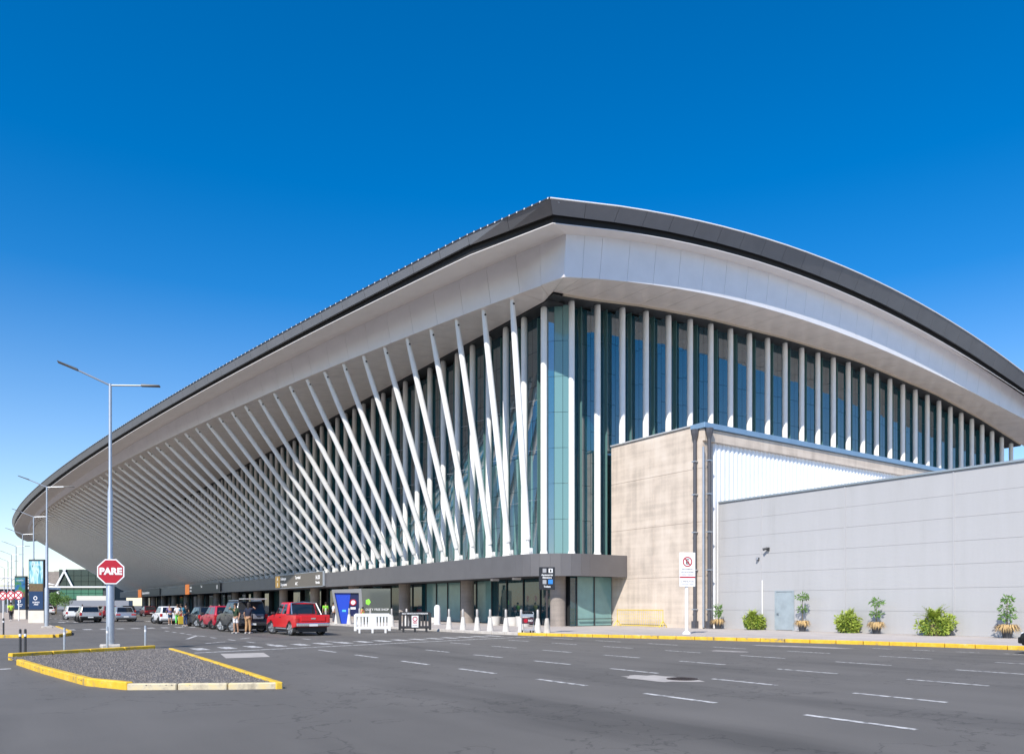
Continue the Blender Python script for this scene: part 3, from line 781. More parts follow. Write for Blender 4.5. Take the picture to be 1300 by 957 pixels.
MB().tube([(-0.08, 0, 0.05), (-0.28, 0.18, -0.02)], [0.07, 0.08], 8).build('camera_body', M_DARK, scm)
scm = thing('wall_lamp', 'small dark bulkhead lamp on the grey shed wall', 'lamp', (SV-0.05, -12.3, 4.4))
MB().box(-0.06, 0.04, -0.08, 0.08, -0.08, 0.08).build('lamp_base', M_DARK, scm)
MB().tube([(-0.05, 0, 0), (-0.16, 0, -0.04)], [0.08, 0.05], 8).build('lamp_shade', M_GALV, scm)

# ------------------------------------------------------------------ plants
def leaf_mat(name, c1, c2):
    return mat(name, c1, 0.55, 0, 0, 5, col2=c2)
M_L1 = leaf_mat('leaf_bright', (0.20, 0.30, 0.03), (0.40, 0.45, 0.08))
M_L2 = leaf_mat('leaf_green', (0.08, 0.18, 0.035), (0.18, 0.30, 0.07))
M_STEM = mat('plant_stem', (0.2, 0.15, 0.09), 0.8)
def leaves(mb, c, rx, ry, rz, n, size, droop=0.3, shell=0.5):
    for _ in range(n):
        while True:
            p = Vector((random.uniform(-1, 1), random.uniform(-1, 1), random.uniform(-1, 1)))
            if shell < p.length < 1: break
        pos = Vector(c) + Vector((p.x*rx, p.y*ry, p.z*rz))
        d = (p + Vector((random.uniform(-.5, .5), random.uniform(-.5, .5), random.uniform(-droop-.3, .5)))).normalized()
        s = d.cross(Vector((random.uniform(-1, 1), random.uniform(-1, 1), random.uniform(-.4, 1)))).normalized()
        l = size*random.uniform(0.6, 1.3); wd = l*random.uniform(0.14, 0.26)
        up = s.cross(d)*l*0.12
        mb.add([pos, pos + d*l*0.5 + s*wd + up, pos + d*l, pos + d*l*0.5 - s*wd + up], [(0, 1, 2), (0, 2, 3)])
def fronds(mb, c, n, ln, up, droop):
    for k in range(n):
        a = 2*math.pi*k/n + random.uniform(-.25, .25); el = random.uniform(0.15, 1.2)
        d = Vector((math.cos(a)*math.cos(el), math.sin(a)*math.cos(el), math.sin(el)*up))
        l = ln*random.uniform(0.7, 1.15); prev = Vector(c); s = d.cross(Vector((0, 0, 1))).normalized()
        N = 7
        for i in range(1, N+1):
            t = i/N; p = Vector(c) + d*l*t - Vector((0, 0, 1))*droop*l*t*t
            for sg in (-1, 1):
                w_ = l*0.24*math.sin(math.pi*min(t+.12, 1))+0.02
                q = p + s*sg*w_ + d*l*0.08 - Vector((0, 0, 1))*0.03
                mb.add([prev, p, q], [(0, 1, 2)])
            prev = p
def potted(x, y, label, tiers, fringe=1.0):
    t = thing('potted_plant', label, 'potted plant', (x, y, PZ))
    MB().lathe([(0.17, 0), (0.25, 0.42), (0.27, 0.44), (0.23, 0.45)], 14).build('pot', M_POT, t, smooth=True)
    mb = MB()
    for k in range(170):
        a = random.random()*6.283; r0 = random.uniform(0.02, 0.2); l = random.uniform(0.25, 0.48)*fringe
        p0 = Vector((r0*math.cos(a), r0*math.sin(a), 0.44)); d = Vector((math.cos(a), math.sin(a), 0)); s = Vector((-d.y, d.x, 0))*0.022
        p1 = p0 + d*l*0.55 + Vector((0, 0, 0.16*random.uniform(.3, 1.2))); p2 = p0 + d*l*0.95 - Vector((0, 0, random.uniform(0.05, .26)))
        mb.add([p0-s, p0+s, p1+s, p1-s, p2], [(0, 1, 2, 3), (3, 2, 4)])
    mb.build('dry_grass', M_GRASS, t)
    top = tiers[-1][0]
    MB().tube([(0, 0, 0.4), (0.03, 0.02, top*0.6), (-0.02, 0.0, top)], [0.028, 0.02, 0.014], 6).build('stem', M_STEM, t)
    mb = MB()
    for z, r, n in tiers:
        fronds(mb, (random.uniform(-.05, .05), random.uniform(-.05, .05), z), n, r, 0.55, 0.5)
        leaves(mb, (0, 0, z), r*0.75, r*0.75, r*0.4, n*9, 0.16, 0.6, 0.1)
    mb.build('leaves', M_L2, t)
def bush(x, y, r, h, label, spray=True):
    t = thing('shrub', label, 'shrub', (x, y, PZ))
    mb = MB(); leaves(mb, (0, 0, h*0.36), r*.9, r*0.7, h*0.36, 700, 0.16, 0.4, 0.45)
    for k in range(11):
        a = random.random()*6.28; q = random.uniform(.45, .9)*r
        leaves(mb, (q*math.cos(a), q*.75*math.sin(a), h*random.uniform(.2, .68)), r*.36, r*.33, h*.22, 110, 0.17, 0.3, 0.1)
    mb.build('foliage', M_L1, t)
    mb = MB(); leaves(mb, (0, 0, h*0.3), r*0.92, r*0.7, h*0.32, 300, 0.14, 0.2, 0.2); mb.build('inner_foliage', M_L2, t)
    MB().lathe([(r*0.35, 0.0), (r*0.3, h*0.25), (r*0.15, h*0.5)], 8).build('stem', M_STEM, t)
    if spray:
        mb = MB(); fronds(mb, (random.uniform(-.12, .12), random.uniform(-.1, .1), h*0.62), 40, r*1.05, 1.35, 0.4); mb.build('fronds', M_L1, t)
PVX = 5.4
potted(PVX-.1, -9.95, 'sparse small plant in a dry fringed pot at the corner of the corrugated sheet', [(0.85, 0.28, 7), (1.15, 0.3, 7), (1.4, 0.26, 6)], 0.95)
bush(PVX+.05, -12.5, 0.62, 1.15, 'round green bush with a small palm tuft and pale flowers left of the service door')
potted(PVX, -15.9, 'tall two tiered plant in a dry fringed pot right beside the service door', [(1.25, 0.36, 9), (1.95, 0.44, 12)])
bush(PVX, -18.65, 0.62, 1.25, 'compact yellow green bush between two pots against the grey shed')
potted(PVX, -20.25, 'two tiered plant in a fringed pot close to a compact bush', [(1.05, 0.36, 9), (1.6, 0.42, 11)])
bush(PVX-.05, -23.25, 0.85, 1.25, 'widest low bush with bright leaves in front of the grey shed')
potted(PVX-.1, -26.45, 'loose three tiered plant in a wide fringed pot farthest from the door', [(0.95, 0.4, 9), (1.3, 0.42, 9), (1.75, 0.3, 8)], 1.25)

# ------------------------------------------------------------------ lamp posts and signs
def lamp_post(x, y, label, h=9.3, stop=False):
    t = thing('street_lamp', label, 'street lamp', (x, y, 0.09), 0, 'twin arm street lamps along the road')
    MB().lathe([(0.135, 0), (0.135, 2.6), (0.09, 2.72), (0.085, 5.5), (0.055, 5.7), (0.05, h)], 14).build('pole', M_GALV, t, smooth=True)
    MB().box(-0.3, 0.3, -0.3, 0.3, 0.0, 0.14).build('footing', M_KERB, t, bevel=0.03, seg=1)
    for ang, rise in ((R(168), 0.42), (R(-20), 0.06)):
        d = Vector((math.cos(ang), math.sin(ang), 0)); e = d*1.0 + Vector((0, 0, rise))
        ar = MB().tube([(0, 0, h-0.05), tuple(Vector((0, 0, h-0.05))+e)], 0.032, 8).build('arm', M_GALV, t)
        a = Vector((0, 0, h-0.05))+e; b = a + (d*0.62 + Vector((0, 0, rise*0.55)))
        s = Vector((-d.y, d.x, 0))*0.14; z = Vector((0, 0, 0.045))
        MB().add([a-s*.6-z*.6, a+s*.6-z*.6, b+s-z*.5, b-s-z*.5, a-s*.5+z, a+s*.5+z, b+s*.8+z*.3, b-s*.8+z*.3],
                 [(3,2,1,0),(4,5,6,7),(0,1,5,4),(1,2,6,5),(2,3,7,6),(3,0,4,7)]).build('lamp_head', mat('lamp_head_grey', (0.13, 0.13, 0.125), 0.5, 0.3), ar, bevel=0.012, seg=1)
    return t
lamp_post(-28.84, -12.0, 'tall galvanised twin arm street lamp carrying the stop sign on the gravel island')
lamp_post(-29.1, 16.6, 'tall galvanised twin arm street lamp beside the large billboard')
lamp_post(-28.9, 37.2, 'tall galvanised twin arm street lamp just beyond the large billboard')
for i, u in enumerate((57.5, 78.5, 99, 120, 150)):
    lamp_post(-29.0, u, 'distant galvanised twin arm street lamp in the row past the billboards')
lamp_post(-32.8, 74, 'distant galvanised twin arm street lamp set back from the road')

# camera-facing yaw for plates that face the oncoming road
FACE = R(-22)
t = thing('stop_sign', 'red octagonal stop sign with white word PARE on a lamp pole', 'stop sign', (-28.84, -12.17, 2.36), FACE)
oc = [(0.475*math.cos(R(22.5+45*k)), 0.475*math.sin(R(22.5+45*k))+0.42) for k in range(8)]
oi = [(0.43*math.cos(R(22.5+45*k)), 0.43*math.sin(R(22.5+45*k))+0.42) for k in range(8)]
MB().prism(oc, -0.02, 0.0).build('rim', M_SIGNW, t)
MB().prism(oi, -0.026, -0.0205).build('plate', M_SIGNR, t)
text('lettering', 'PARE', 0.32, M_SIGNW, t, (0, -0.03, 0.42), (R(90), 0, 0), bold=0.016)
MB().box(-0.05, 0.05, 0.0, 0.05, 0.3, 0.55).build('clamp', M_GALV, t)

for i, (x, y, lab) in enumerate(((-31.62, -15.1, 'slim steel bollard pair at the narrow tip of the gravel island'), (-30.42, -14.4, 'slim steel bollard behind the yellow kerb between the island tip and the lamp'),
                                 (-29.12, -13.6, 'slim steel bollard right beside the stop sign lamp pole'), (-27.85, -12.9, 'slim steel bollard at the end of the yellow kerb past the lamp'))):
    t = thing('steel_bollard', lab, 'bollard', (x, y, 0.05), 0, 'steel bollards on the gravel island')
    for dx in ((0.0, 0.13) if i == 0 else (0.0,)):
        MB().lathe([(0.035, 0), (0.035, 0.8), (0.028, 0.84)], 10, (dx, 0)).build('post', M_GALV if i else M_DARK, t, smooth=True)
        MB().lathe([(0.037, 0.62), (0.037, 0.7)], 10, (dx, 0)).build('reflector_band', M_SIGNW, t)
t = thing('steel_bollard', 'slim dark bollard on the pavement near the yellow corner kerb', 'bollard', (-31.7, 3.9, 0.12))
MB().lathe([(0.04, 0), (0.04, 0.8), (0.03, 0.84)], 10).build('post', M_DARK, t)
MB().lathe([(0.042, 0.62), (0.042, 0.7)], 10).build('reflector_band', M_SIGNW, t)

# no parking sign post
t = thing('parking_sign', 'white no parking sign board on a thick white post by the yellow kerb', 'sign', (-2.95, -15.0, PZ), R(-25))
MB().lathe([(0.22, 0), (0.2, 0.08), (0.085, 0.16), (0.085, 2.3), (0.05, 2.5), (0.05, 4.0)], 12).build('post', M_SIGNW, t, smooth=True)
bd = MB().box(-0.42, 0.42, -0.12, -0.08, 2.42, 4.15).build('board', M_SIGNW, t, bevel=0.01, seg=1)
def annulus(mb, cx, cz, r0, r1, y0, y1, n=28):
    for k in range(n):
        a, b = 2*math.pi*k/n, 2*math.pi*(k+1)/n
        q = [(cx+r1*math.cos(a), y0, cz+r1*math.sin(a)), (cx+r1*math.cos(b), y0, cz+r1*math.sin(b)), (cx+r0*math.cos(b), y0, cz+r0*math.sin(b)), (cx+r0*math.cos(a), y0, cz+r0*math.sin(a))]
        mb.slab(q, y1-y0)
    return mb
mb = annulus(MB(), 0, 3.68, 0.2, 0.255, -0.128, -0.122); mb.build('prohibition_ring', M_SIGNR, t)
text('lettering', 'E', 0.36, M_SIGNK, t, (0, -0.124, 3.67), (R(90), 0, 0), bold=0.008)
MB().slab([(-0.17, -0.131, 3.83), (-0.13, -0.131, 3.86), (0.17, -0.131, 3.53), (0.13, -0.131, 3.5)], 0.003).build('prohibition_bar', M_SIGNR, t)
M_INK = mat('sign_ink', (0.16, 0.16, 0.2), 0.6)
text('lettering', 'PROHIBIDO', 0.11, M_INK, t, (0, -0.124, 3.3), (R(90), 0, 0)); text('lettering', 'ESTACIONAR', 0.11, M_INK, t, (0, -0.124, 3.15), (R(90), 0, 0))
text('lettering', 'ASCENSO Y DESCENSO', 0.06, M_INK, t, (0, -0.124, 3.02), (R(90), 0, 0))
MB().box(-0.41, 0.41, -0.126, -0.1205, 2.86, 2.93).build('red_band', M_SIGNR, t)
text('lettering', '2 MINUTOS', 0.13, M_INK, t, (0, -0.124, 2.68), (R(90), 0, 0)); text('lettering', 'CONDUCTOR A BORDO', 0.06, M_INK, t, (0, -0.124, 2.52), (R(90), 0, 0))

# black pedestrian direction sign
t = thing('direction_sign', 'black direction sign with white lift and blue toilet symbols on a dark post', 'sign', (-7.75, -9.55, PZ), R(-30))
MB().tube([(0, 0, 0.5), (0, 0, 2.6)], 0.055, 10).build('post', mat('dark_post', (0.05, 0.04, 0.04), 0.5), t)
MB().lathe([(0.2, 0), (0.19, 0.08), (0.1, 0.75), (0.06, 0.78)], 12).build('concrete_foot', M_KERB, t, smooth=True)
MB().box(-0.42, 0.42, -0.09, 0.09, 2.3, 3.5).build('board', M_SIGNK, t, bevel=0.01, seg=1)
MB().box(0.08, 0.3, -0.1, -0.091, 3.2, 3.42).build('lift_symbol', M_SIGNW, t); MB().box(-0.24, -0.04, -0.1, -0.091, 3.2, 3.42).build('arrow_symbol', mat('sign_dim', (0.35, 0.35, 0.36), .5), t)
MB().box(0.15, 0.23, -0.104, -0.1005, 3.24, 3.38).build('symbol_mark', M_SIGNK, t)
MB().box(0.06, 0.3, -0.1, -0.091, 2.6, 2.84).build('toilet_symbol', mat('sign_blue', (0.03, 0.22, 0.62), 0.5), t); MB().box(-0.24, -0.04, -0.1, -0.091, 2.6, 2.82).build('arrow_symbol', MATS['sign_dim'], t)
text('lettering', 'Ascensores', 0.13, M_SIGNW, t, (0, -0.094, 3.08), (R(90), 0, 0), bold=.004); text('lettering', 'Elevators', 0.13, M_SIGNW, t, (0, -0.094, 2.94), (R(90), 0, 0), bold=.004)
text('lettering', 'Toilets', 0.13, M_SIGNW, t, (0, -0.094, 2.46), (R(90), 0, 0), bold=.004)

# concrete cone bollards along the kerb
coneM = MB().lathe([(0.2, 0), (0.19, 0.1), (0.10, 0.74), (0.085, 0.77)], 14).mesh('cone', True)
coneT = MB().lathe([(0.07, 0.76), (0.07, 1.2), (0.045, 1.24)], 12).mesh('steel_top', True)
M_STEELTOP = mat('dull_steel', (0.42, 0.39, 0.36), 0.45, 0.3)
M_CONE = mat('white_concrete', (0.62, 0.59, 0.54), 0.85, 0, 0.1, 4)
pos = [(-8.95, 24.5), (-8.95, 22), (-8.95, 19.5), (-9.0, 17), (-9.0, 14.4), (-9.0, 12.4), (-9.0, 10.4), (-8.95, 6.9), (-8.95, 4.6), (-8.8, -0.9), (-8.75, -2.5), (-8.65, -3.95), (-8.55, -5.2), (-8.4, -6.6), (-8.2, -7.8), (-7.95, -9.0)]
for i, (x, y) in enumerate(pos):
    near = y < 0
    o = thing('cone_bollard', 'pale concrete cone bollard with steel top on the kerb before the shop glass' if near else 'pale concrete cone bollard with steel top on the kerb near the blue portal', 'bollard', (x, y, PZ), 0,
              'cone bollards before the shop glass' if near else 'cone bollards near the blue portal')
    obj('cone', coneM, M_CONE, o); obj('steel_top', coneT, M_STEELTOP, o)
# white round planters under the canopy
plm = MB().lathe([(0.36, 0), (0.42, 0.55), (0.37, 0.56), (0.34, 0.5)], 16).mesh('tub', True)
for x, y, lab, s in ((-1.6, 1.4, 'low round white planter pair under the canopy near the dark shop glass', 1.25), (-1.5, 5.2, 'low round white planter beside the broad concrete column', 1.15), (-1.4, 14.6, 'small round white planter in front of frosted glass', 0.8),
                     (-2.0, 26.5, 'small white planter by the dark doorway', 0.8), (-1.2, 3.2, 'low round white planter close to the canopy corner', 1.1)):
    o = thing('planter', lab, 'planter', (x, y, PZ)); q = obj('tub', plm, M_CONE, o); q.scale = (s, s, s)
    q = obj('soil', MB().lathe([(0.36, 0.46), (0.34, 0.50)], 14).mesh('soil'), M_TRIM, o); q.scale = (s*.94, s*.94, s)
t = thing('white_marker_post', 'rounded white plastic marker post in front of frosted glass', 'marker post', (-4.0, 9.3, PZ))
MB().lathe([(0.2, 0), (0.24, 0.1), (0.24, 1.25), (0.2, 1.42), (0.08, 1.5)], 12).build('post', M_SIGNW, t, smooth=True)
MB().lathe([(0.28, 0), (0.28, 0.06)], 12).build('base', M_SIGNW, t)

# ------------------------------------------------------------------ barriers
def slat_barrier(name, label, x, y, rz, L, H, m, feet, sign=None):
    t = thing(name, label, 'barrier', (x, y, 0.004), rz)
    MB().box(-L/2, L/2, -0.05, 0.05, H-0.2, H).build('top_rail', m, t, bevel=0.02, seg=1)
    MB().box(-L/2, L/2, -0.05, 0.05, 0.2, 0.36).build('bottom_rail', m, t, bevel=0.02, seg=1)
    k = int(L/0.19)
    for i in range(k+1):
        xx = -L/2 + 0.05 + (L-0.1)*i/k
        wd = 0.05
        if abs(xx) < 0.22: continue
        MB().box(xx-wd, xx+wd, -0.03, 0.03, 0.36, H-0.2).build('slat', m, t)
    for sx in (-1, 1): MB().box(sx*L/2-0.07, sx*L/2+0.07, -0.06, 0.06, 0.12, H-0.05).build('end_post', m, t)
    MB().box(-0.24, 0.24, -0.045, 0.045, 0.3, H-0.2).build('centre_panel', m, t)
    for sx in (-0.38*L, 0, 0.38*L): MB().box(sx-0.05, sx+0.05, -0.28, 0.28, 0.0, 0.2).build('foot', feet, t)
    return t
M_WP = mat('white_plastic', (0.78, 0.78, 0.77), 0.5, 0, 0.03, 4)
slat_barrier('crowd_barrier', 'white plastic slatted crowd barrier standing on the road near the kerb', -13.95, -1.0, R(-22), 1.95, 1.12, M_WP, M_WP)
t = slat_barrier('crowd_barrier', 'black plastic slatted crowd barrier with a red and white notice', -11.25, -1.1, R(-24), 1.8, 1.2, M_TRIM, M_TRIM)
MB().box(-0.2, 0.2, -0.06, -0.0455, 0.28, 0.98).build('notice', M_SIGNW, t)
annulus(MB(), 0, 0.78, 0.1, 0.15, -0.068, -0.062).build('prohibition_ring', M_SIGNR, t)
text('lettering', 'SOLO VEHICULOS AUTORIZADOS', 0.1, M_SIGNW, t, (0, -0.053, 1.1), (R(90), 0, 0), bold=.004)
text('lettering', 'NO', 0.16, M_SIGNR, t, (0, -0.064, 0.55), (R(90), 0, 0), bold=.004); text('lettering', 'PASAR', 0.1, M_INK, t, (0, -0.064, 0.4), (R(90), 0, 0))
# yellow tubular fence by the concrete block
t = thing('yellow_barrier', 'yellow steel mesh barrier leaning by the concrete block wall', 'barrier', (4.1, -4.2, PZ), R(90))
mbf = MB()
mbf.tube([(-2.2, 0, 0.1), (-2.2, 0, 1.15), (2.2, 0, 1.15), (2.2, 0, 0.1), (-2.2, 0, 0.1)], 0.03, 6, False); mbf.build('frame', mat('yellow_steel', (0.75, 0.55, 0.05), 0.5), t)
for k in range(1, 22): MB().tube([(-2.2+0.2*k, 0, 0.1), (-2.2+0.2*k, 0, 1.15)], 0.009, 4).build('bar', MATS['yellow_steel'], t)
for z in (0.35, 0.6, 0.85): MB().tube([(-2.2, 0, z), (2.2, 0, z)], 0.009, 4).build('rail', MATS['yellow_steel'], t)
for sx in (-2.2, 2.2): MB().tube([(sx, -0.35, 0.03), (sx, 0, 0.45), (sx, 0.35, 0.03)], 0.03, 6).build('foot', MATS['yellow_steel'], t)
# luggage cart with advert panel
t = thing('luggage_cart', 'steel luggage cart with a dark advert panel parked by the dark direction sign', 'luggage cart', (-8.45, -8.85, PZ), R(-24))
for sx in (-0.33, 0.33):
    MB().tube([(sx, 0.3, 0.12), (sx, 0.28, 1.05), (sx*0.9, 0.36, 1.12)], 0.022, 6).build('upright', M_GALV, t)
    MB().tube([(sx, 0.3, 0.14), (sx*0.7, -0.55, 0.14)], 0.022, 6).build('side_rail', M_GALV, t)
MB().tube([(-0.3, 0.36, 1.12), (0.3, 0.36, 1.12)], 0.03, 6).build('handle', M_TRIM, t)
MB().box(-0.31, 0.31, 0.2, 0.24, 0.48, 0.8).build('advert_panel', mat('advert_dark', (0.06, 0.02, 0.03), 0.5), t)
MB().tube([(-0.12, 0.195, 0.64), (-0.12, 0.185, 0.64)], 0.11, 16).build('red_disc', M_SIGNR, t)
text('lettering', 'NO', 0.15, M_SIGNW, t, (0.14, 0.19, 0.64), (R(90), 0, 0), bold=.004)
MB().box(-0.31, 0.31, 0.2, 0.24, 0.84, 1.0).build('basket', M_GALV, t)
for k in range(5): MB().tube([(-0.28, 0.2-0.17*k, 0.15), (0.28, 0.2-0.17*k, 0.15)], 0.014, 5).build('deck_bar', M_GALV, t)
for sx, sy in ((-0.3, 0.25), (0.3, 0.25), (0, -0.5)): MB().tube([(sx-.03, sy, 0.075), (sx+.03, sy, 0.075)], 0.075, 10).build('wheel', M_TYRE, t)

# blue portal
t = thing('info_portal', 'leaning grey framed blue information portal with round prohibition sign on the kerb', 'portal', (-8.75, 15.5, PZ), R(-26))
M_BL = mat('portal_blue', (0.015, 0.06, 0.5), 0.4); M_NAVY = mat('portal_navy', (0.01, 0.015, 0.07), 0.4)
MB().prism([(-1.15, 2.7), (1.15, 2.78), (1.35, 0), (1.0, 0), (0.95, 2.45), (-0.95, 2.45), (-0.45, 0), (-0.7, 0)], -0.25, 0.25).build('frame', mat('portal_grey', (0.24, 0.24, 0.24), 0.5), t)
MB().prism([(-0.95, 2.44), (0.3, 2.44), (0.0, 0.02), (-0.45, 0.02)], -0.1, 0.1).build('blue_panel', M_BL, t)
MB().prism([(0.3, 2.44), (0.95, 2.44), (1.0, 0.6), (0.08, 0.6)], -0.1, 0.1).build('navy_panel', M_NAVY, t)
annulus(MB(), 0.5, 1.7, 0.18, 0.26, -0.14, -0.11).build('prohibition_ring', M_SIGNR, t)
MB().prism([(0.5+0.19*math.cos(k*.449), 1.7+0.19*math.sin(k*.449)) for k in range(14)], -0.12, -0.105).build('disc', M_SIGNW, t)
MB().box(0.3, 0.7, -0.12, -0.105, 1.15, 1.32).build('caption', M_SIGNW, t); MB().box(-0.35, -0.05, -0.12, -0.105, 0.95, 1.12).build('cyan_mark', mat('cyan', (0.1, 0.5, 0.75), 0.4), t)
MB().box(1.12, 1.3, -0.27, -0.251, 0.15, 1.2).build('green_strip', mat('lime', (0.35, 0.6, 0.05), 0.5), t)
t = thing('advert_screen', 'grey glass display panel with a bright green mark next to the blue portal', 'display', (-5.0, 19.0, PZ), R(-40))
MB().box(-1.6, 1.6, -0.05, 0.05, 0.0, 2.9).build('panel', mat('panel_grey_glass', (0.09, 0.10, 0.09), 0.15, 0, ior=1.6), t)
MB().prism([(-0.35+0.24*math.cos(k*1.2566), 1.75+0.28*math.sin(k*1.2566)) for k in range(5)], -0.07, -0.052).build('green_mark', mat('green_lit', (0.25, 0.75, 0.05), 0.5), t)
text('lettering', 'DUTY FREE SHOP', 0.26, M_SIGNW, t, (0.45, -0.056, 1.1), (R(90), 0, 0))

# ------------------------------------------------------------------ billboards and round signs on the far pavement
def billboard(x, y, z0, z1, hw, rz, label, pic, low):
    t = thing('billboard', label, 'billboard', (x, y, 0.12), rz)
    MB().box(-hw-0.03, hw+0.03, -0.22, 0.22, 0, z0-0.12).build('plinth', mat('plinth_cream', (0.6, 0.56, 0.49), 0.8, 0, .06, 2), t)
    MB().box(-hw, hw, -0.18, 0.18, z0-0.12, z1).build('cabinet', M_DARK, t)
    zm = z0 + (z1-z0)*0.36
    MB().box(-hw+0.06, hw-0.06, -0.2, -0.181, zm, z1-0.15).build('poster', pic, t)
    MB().box(-hw+0.06, hw-0.06, -0.2, -0.181, z0, zm).build('lower_poster', low, t)
    MB().box(-hw+0.06, hw-0.06, -0.205, -0.2005, zm, zm+(z1-zm)*0.24).build('poster_foot', picture_material('poster_rock', [(0.05, 0.045, 0.02), (0.16, 0.10, 0.05), (0.09, 0.1, 0.03)], 3, (2, 2, 4)), t)
    text('lettering', 'IGUAZU', 0.2, M_SIGNW, t, (0, -0.205, z1-0.45), (R(90), 0, 0))
    mb = annulus(MB(), -0.06, (z0+zm)/2+0.18, 0.11, 0.17, -0.206, -0.201, 18); mb.build('logo', M_SIGNW, t)
    text('lettering', 'BUENOS', 0.16, M_SIGNW, t, (0, -0.205, (z0+zm)/2-0.18), (R(90), 0, 0), bold=.004); text('lettering', 'AIRES', 0.16, M_SIGNW, t, (0, -0.205, (z0+zm)/2-0.36), (R(90), 0, 0), bold=.004)
    return t
PIC1 = picture_material('poster_falls', [(0.03, 0.12, 0.15), (0.12, 0.38, 0.46), (0.55, 0.72, 0.76), (0.05, 0.16, 0.14)], 1.6, (3, 3, 0.5))
PIC2 = picture_material('poster_forest', [(0.01, 0.05, 0.10), (0.02, 0.12, 0.30), (0.05, 0.18, 0.05), (0.02, 0.07, 0.03)], 1.2, (1, 1, 1))
NAVY = mat('poster_navy', (0.008, 0.035, 0.10), 0.4)
billboard(-28.75, 34.2, 1.15, 5.35, 0.66, R(-38), 'tall billboard with a pale waterfall picture above a navy panel', PIC1, NAVY)
billboard(-29.2, 55.6, 1.1, 4.6, 0.62, R(-38), 'billboard with dark green and blue picture behind the waterfall billboard', PIC2, NAVY)
for (x, y, lab) in ((-29.75, 45.5, 'round red no stopping sign with white cross nearest the waterfall billboard'), (-30.3, 49.0, 'round red no stopping sign half hidden in the middle of three'), (-30.9, 52.0, 'round red no stopping sign farthest from the waterfall billboard')):
    t = thing('no_stopping_sign', lab, 'sign', (x, y, 0.12), R(-38), 'round no stopping signs')
    MB().tube([(0, 0.03, 0), (0, 0.03, 2.75)], 0.05, 8).build('post', M_SIGNW, t)
    MB().prism([(0.46*math.cos(k*.2618), 2.45+0.46*math.sin(k*.2618)) for k in range(24)], -0.025, 0.0).build('disc', M_SIGNW, t)
    annulus(MB(), 0, 2.45, 0.34, 0.45, -0.035, -0.028, 24).build('red_ring', M_SIGNR, t)
    for s in (1, -1):
        MB().slab([(-0.27*s-0.07, -0.038, 2.18), (-0.27*s+0.07, -0.038, 2.18), (0.27*s+0.07, -0.038, 2.72), (0.27*s-0.07, -0.038, 2.72)], 0.004*s).build('red_cross_bar', M_SIGNR, t)
t = thing('led_sign', 'dark electronic message sign with red lines on tall posts', 'sign', (-34.9, 52, 0.12), R(-38))
for sx in (-1.0, 1.0): MB().tube([(sx, 0, 0), (sx, 0, 2.6)], 0.07, 8).build('post', M_DARK, t)
MB().box(-1.6, 1.6, -0.15, 0.15, 2.6, 4.0).build('panel', M_SIGNK, t)
text('lettering', 'DESPACIO', 0.45, mat('led_red', (0.5, 0.05, 0.03), 0.5), t, (0, -0.16, 3.1), (R(90), 0, 0))

